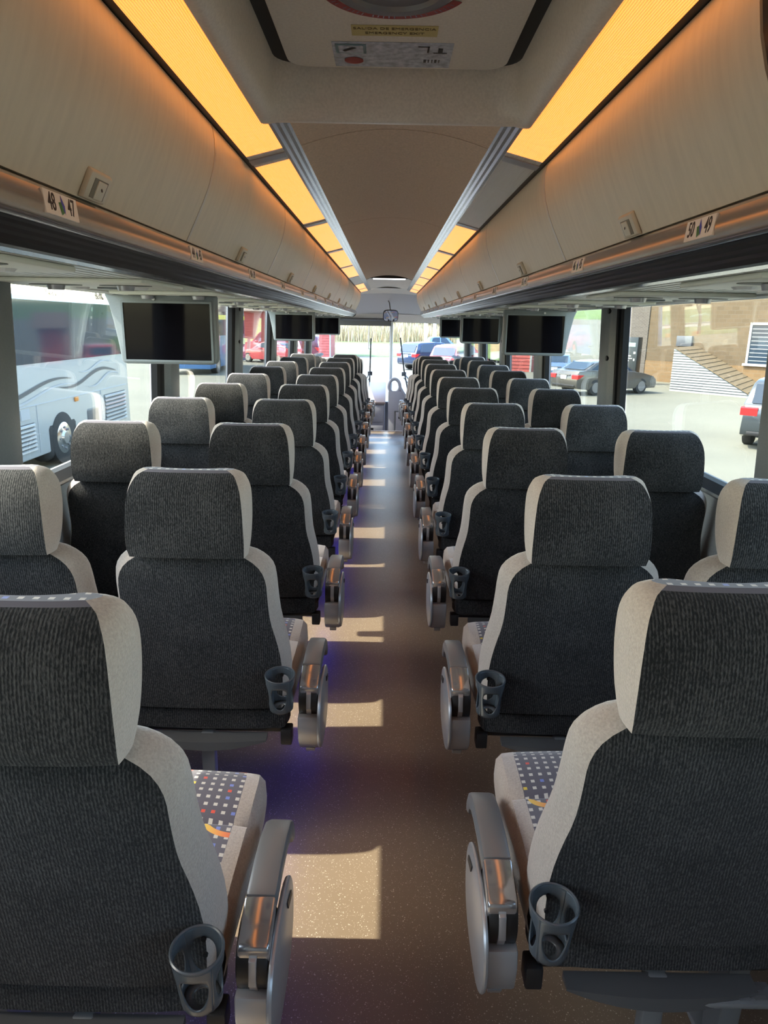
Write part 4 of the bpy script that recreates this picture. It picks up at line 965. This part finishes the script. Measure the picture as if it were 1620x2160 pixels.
MB().box(-0.42, 0.012, 13.45-cy, 14.98-cy, 0.12, 0.98).build('wheel_arch', 'tyre', wc, bevel=0.25, seg=4)
MB().box(-0.42, 0.012, 15.35-cy, 16.15-cy, 0.30, 1.02).build('side_recess', 'stripe_grey', wc, bevel=0.12, seg=3)
for wy in (14.2, 8.2):
    tw = MB().cyl((wy-cy, 0.52), 0.52, -0.34, 0.02, 'x', 32).build('wheel', 'tyre', wc, bevel=0.03)
    MB().cyl((wy-cy, 0.52), 0.34, 0.0, 0.03, 'x', 28, 0.30).build('rim', 'chrome', tw, smooth=True)
    MB().cyl((wy-cy, 0.52), 0.15, 0.03, 0.07, 'x', 20, 0.12).build('hub', 'chrome', tw, smooth=True)
    for k in range(8):
        a = 2*math.pi*k/8; MB().cyl((wy-cy+0.21*math.cos(a), 0.52+0.21*math.sin(a)), 0.025, 0.025, 0.05, 'x', 8).build('wheel_nut', 'dark_silver', tw)
for (ya, yb, za, zb, n) in ((12.35, 13.05, -1.02, -0.50, 7), (16.45, 17.75, -1.02, -0.32, 8)):
    lv = cbox('louvre_panel', 'stripe_grey', ya, yb, za, zb, -0.03, 0.006)
    for k in range(n):
        z = za+(zb-za)*(k+0.3)/n; dz = (zb-za)/n*0.5
        MB().prism([(0.0, z-G), (0.035, z-G-0.01), (0.03, z-G+dz*0.6), (0.0, z-G+dz)], ya-cy, yb-cy, 'y').build('louvre', 'coach_white', lv)
cbox('marker_lamp', 'amber_lens', 14.85, 15.02, -0.31, -0.22, 0.0, 0.03, 0.01)
cbox('panel_seam', 'stripe_pale', 6.4, 17.9, -0.205, -0.19, 0.0, 0.009); cbox('panel_seam', 'stripe_pale', 16.25, 16.265, -1.1, -0.2, 0.0, 0.009); cbox('panel_seam', 'stripe_pale', 13.2, 13.212, -1.1, -0.2, 0.0, 0.009)
cbox('fuel_flap', 'stripe_pale', 12.6, 12.92, -0.42, -0.24, 0.0, 0.010)
def wave(y0, y1, zc, amp, ph, wmax, mat, dz=0.0):
    n = 36; V = []; F = []
    for i in range(n+1):
        u = i/n; y = y0+(y1-y0)*u; z = zc+amp*math.sin(ph+u*2*math.pi)+dz*u; w = wmax*math.sin(math.pi*u)**0.7+0.002
        V += [(0.010, y-cy, z-w-G), (0.010, y-cy, z+w-G)]
    for i in range(n): F.append((2*i, 2*i+1, 2*i+3, 2*i+2))
    MB().add(V, F).build('wave_stripe', mat, wc)
wave(10.6, 14.8, 0.02, 0.11, 2.6, 0.035, 'stripe_grey', 0.10); wave(14.2, 17.3, 0.08, 0.10, 3.5, 0.035, 'stripe_grey', 0.14)
wave(11.0, 15.0, -0.10, 0.10, 2.7, 0.02, 'stripe_pale', 0.1); wave(15.2, 17.0, 0.30, 0.06, 3.4, 0.02, 'stripe_pale', 0.12); wave(15.6, 17.5, -0.02, 0.08, 3.6, 0.02, 'stripe_pale', 0.15)
bc, L2, h2 = coach('blue_coach', 'blue coach with yellow stripe beyond the white coach', -9.4, 38.5, 48.2, 2.3, 'coach_blue')
MB().box(-0.02, 0.012, -L2+0.05, L2-0.05, 2.9, 3.15).build('yellow_stripe', 'coach_yellow', bc)
for wy in (-3, 3):
    tw = MB().cyl((wy, 0.52), 0.52, -0.34, 0.02, 'x', 24).build('wheel', 'tyre', bc); MB().cyl((wy, 0.52), 0.32, 0.0, 0.03, 'x', 20).build('rim', 'chrome', tw)

# red barns with lap boards
def barn(label, p0, p1, depth, h):
    p0, p1 = Vector((*p0, 0)), Vector((*p1, 0)); d = (p1-p0); L_ = d.length; ang = math.atan2(d.y, d.x)
    t = empty('red_barn', (p0.x, p0.y, G), ang); tag(t, label, 'barn')
    MB().box(0, L_, 0.05, depth, 0, h).build('wall', 'barn_red', t)
    n = int(h/0.22)
    for k in range(n): MB().prism([(0.05, k*0.22), (0.0, k*0.22), (0.03, (k+1)*0.22), (0.05, (k+1)*0.22)], 0, L_, 'x').build('board', 'barn_red', t)
    MB().prism([(-0.4, h-0.05), (depth+0.4, h-0.05), (depth/2, h+1.0)], -0.3, L_+0.3, 'x').build('roof', 'roof_brown', t)
    for x in (0.0, L_-0.12): MB().box(x, x+0.12, -0.03, 0.06, 0, h).build('corner_board', 'trim_white', t)
barn('red lap-board barn standing beyond the dark grey sedan', (7.75, 47), (9.25, 46.4), 5, 2.7)
barn('red lap-board barn added as a window reflection, beyond the blue coach', (-13.0, 62), (-4.8, 62), 5, 3.7)  # added barn, imitates a pink reflection in the left windows

# brick building
W0 = Vector((13.2, 42.8, G)); WA = math.atan2(-0.82, 0.572)
bd = empty('brick_building', W0, WA); tag(bd, 'tan brick building with pale trimmed window beside the lot', 'building')
def bpart(nm, mat, t0, t1, z0, z1, d0, d1, par=bd, bevel=0): return MB().box(t0, t1, d0, d1, z0-G, z1-G).build(nm, mat, par, bevel=bevel)
bpart('wall', 'brick_tan', 2.3, 26, -0.36, 4.2, 0.02, 8); bpart('lower_wall', 'brick_orange', 2.3, 26, G, -0.36, 0.0, 8)
bpart('corner_wall', 'brick_grey', 0.4, 2.32, G, 4.2, -0.03, 8)
bpart('roof_edge', 'trim_white', 0.2, 26.2, 4.2, 4.5, -0.3, 8.2)
wf = bpart('window', 'coach_glass', 8.2, 10.6, -0.22, 1.65, -0.02, 0.1)
for a in ((8.1, 8.22, -0.3, 1.75), (10.58, 10.7, -0.3, 1.75), (8.1, 10.7, 1.63, 1.75), (9.35, 9.43, -0.22, 1.65)): bpart('window_frame', 'trim_white', a[0], a[1], a[2], a[3], -0.05, 0.1, wf)
bpart('window_sill', 'trim_white', 8.0, 10.8, -0.34, -0.22, -0.12, 0.1, wf)
for k in range(9): bpart('blind_slat', 'siding_white', 8.25, 10.55, -0.1+0.19*k, -0.06+0.19*k, -0.028, -0.018, wf)
ac = bpart('wall_vent', 'stripe_grey', 4.2, 5.1, 0.48, 1.02, -0.12, 0.05, bd, 0.02)
# cellar entrance
sh = empty('cellar_entrance', (0, 0, G)); tag(sh, 'white clapboard cellar entrance with sloping tan shingle roof', 'cellar entrance')
A = Vector((13.5, 34.3, 0)); B = Vector((15.85, 31.0, 0)); Cc = Vector((16.28, 38.4, 0)); D = B+(Cc-A); hz = 1.98
zv = Vector((0, 0, 1))
MB().add([A, B, D, Cc, A+zv*hz, Cc+zv*hz, B+zv*0.05, D+zv*0.05], [(0, 1, 2, 3), (0, 4, 6, 1), (3, 2, 7, 5), (0, 3, 5, 4), (1, 6, 7, 2), (4, 5, 7, 6)]).build('wall', 'stripe_grey', sh)  # dark backing colour gives the shadow lines between the clapboards
nrm = Vector(((B-A).y, -(B-A).x, 0)).normalized()
if nrm.y > 0: nrm = -nrm
n = 17
for k in range(n):
    z0, z1 = hz*k/n, hz*(k+1)/n-0.04
    e0 = 1-z0/hz; e1 = 1-z1/hz
    p = [A+zv*z0, A+(B-A)*e0+zv*z0, A+(B-A)*e1+zv*z1, A+zv*z1]
    V = [p[0]+nrm*0.03, p[1]+nrm*0.03, p[2]+nrm*0.01, p[3]+nrm*0.01]+p
    MB().add(V, [(0, 1, 2, 3), (0, 4, 5, 1), (1, 5, 6, 2), (2, 6, 7, 3), (3, 7, 4, 0)]).build('clapboard', 'siding_white', sh)
up_ = zv*0.06
ns = 14
for k in range(ns):
    u0, u1 = k/ns, (k+1)/ns+0.01
    a = A+zv*hz+(B-A-zv*(hz-0.05))*u0; b = A+zv*hz+(B-A-zv*(hz-0.05))*u1; off = (Cc-A); ov = -off.normalized()*0.08
    V = [a+ov+zv*0.03, a+off+zv*0.03, b+off+zv*0.06, b+ov+zv*0.06, a+ov, a+off, b+off+zv*0.01, b+ov+zv*0.01]
    MB().add(V, [(0, 1, 2, 3), (0, 4, 5, 1), (1, 5, 6, 2), (2, 6, 7, 3), (3, 7, 4, 0), (4, 7, 6, 5)]).build('shingle_course', 'shingle_tan', sh)
# fuel kiosk
kk = empty('fuel_kiosk', (12.75, 38.2, G), R(-40)); tag(kk, 'black vending kiosk with pale green panel beside the brick wall', 'kiosk')
MB().box(-0.48, 0.48, -0.3, 0.3, 0, 2.4).build('body', 'kiosk_black', kk, bevel=0.03)
MB().box(-0.36, 0.36, -0.32, -0.29, 1.92, 2.12).build('green_panel', 'kiosk_green', kk)
for i, (x, z, w, h_) in enumerate(((-0.3, 1.42, 0.16, 0.06), (-0.02, 1.42, 0.2, 0.06), (-0.36, 1.3, 0.6, 0.05), (-0.3, 1.16, 0.14, 0.08), (-0.05, 1.18, 0.12, 0.06), (0.28, 1.55, 0.12, 0.12), (0.3, 1.2, 0.08, 0.12), (-0.36, 1.0, 0.06, 0.14), (-0.05, 1.05, 0.06, 0.06), (-0.28, 0.9, 0.12, 0.1))):
    MB().box(x, x+w, -0.312, -0.29, z, z+h_).build('print_panel', 'trim_white', kk)
# bare trees behind the white coach
def bare_tree(loc, h, seed, label):
    rn = random.Random(seed); t = empty('bare_tree', loc); tag(t, label, 'tree', 'bare trees on the skyline')
    trunk = MB(); tw = MB()
    def grow(p, d, L_, r_, lvl):
        q = p+d*L_
        (trunk if lvl < 2 else tw).tube([p, (p+q)/2+Vector((rn.uniform(-.05, .05)*L_, rn.uniform(-.05, .05)*L_, 0)), q], [r_, r_*0.8, r_*0.62], 5 if lvl < 3 else 3, False)
        if lvl >= 5: return
        for k in range(3 if lvl < 4 else 2):
            a = rn.uniform(0, 6.28); sp2 = rn.uniform(0.35, 0.75)
            nd = (d+Vector((math.cos(a)*sp2, math.sin(a)*sp2, rn.uniform(0, 0.25)))).normalized()
            grow(p+(q-p)*rn.uniform(0.7, 1.0), nd, L_*rn.uniform(0.6, 0.78), r_*0.58, lvl+1)
    grow(Vector((0, 0, 0)), Vector((0, 0, 1)), h*0.32, h*0.022, 0)
    trunk.build('trunk', 'bark', t); tw.build('twigs', 'bark', t)
for i, (x, y, h_, w_) in enumerate(((-38.0, 66, 8.6, 'tallest'), (-31.0, 66, 7.0, 'shortest'), (-25.5, 66, 7.8, 'middle-sized'))): bare_tree((x, y, G), h_, i+2, '%s of the bare leafless trees rising behind the white coach' % w_)
for i, (x, y) in enumerate(((3.45, 66), (4.15, 64.5), (-2.0, 79))):
    t = empty('utility_pole', (x, y, G)); tag(t, ['pale post beside the pickup truck bed', 'pale post beside the pickup truck cab', 'thin pole standing on the grass verge'][i], 'pole')
    r_ = 0.16 if i < 2 else 0.06
    MB().cyl((0, 0), r_, 0, 4.6, 'z', 12, r_*0.85).build('shaft', 'pole_pale' if i < 2 else 'bark', t, smooth=True)
    MB().cyl((0, 0), r_*1.4, 0, 0.1, 'z', 12).build('base', 'stripe_pale', t)
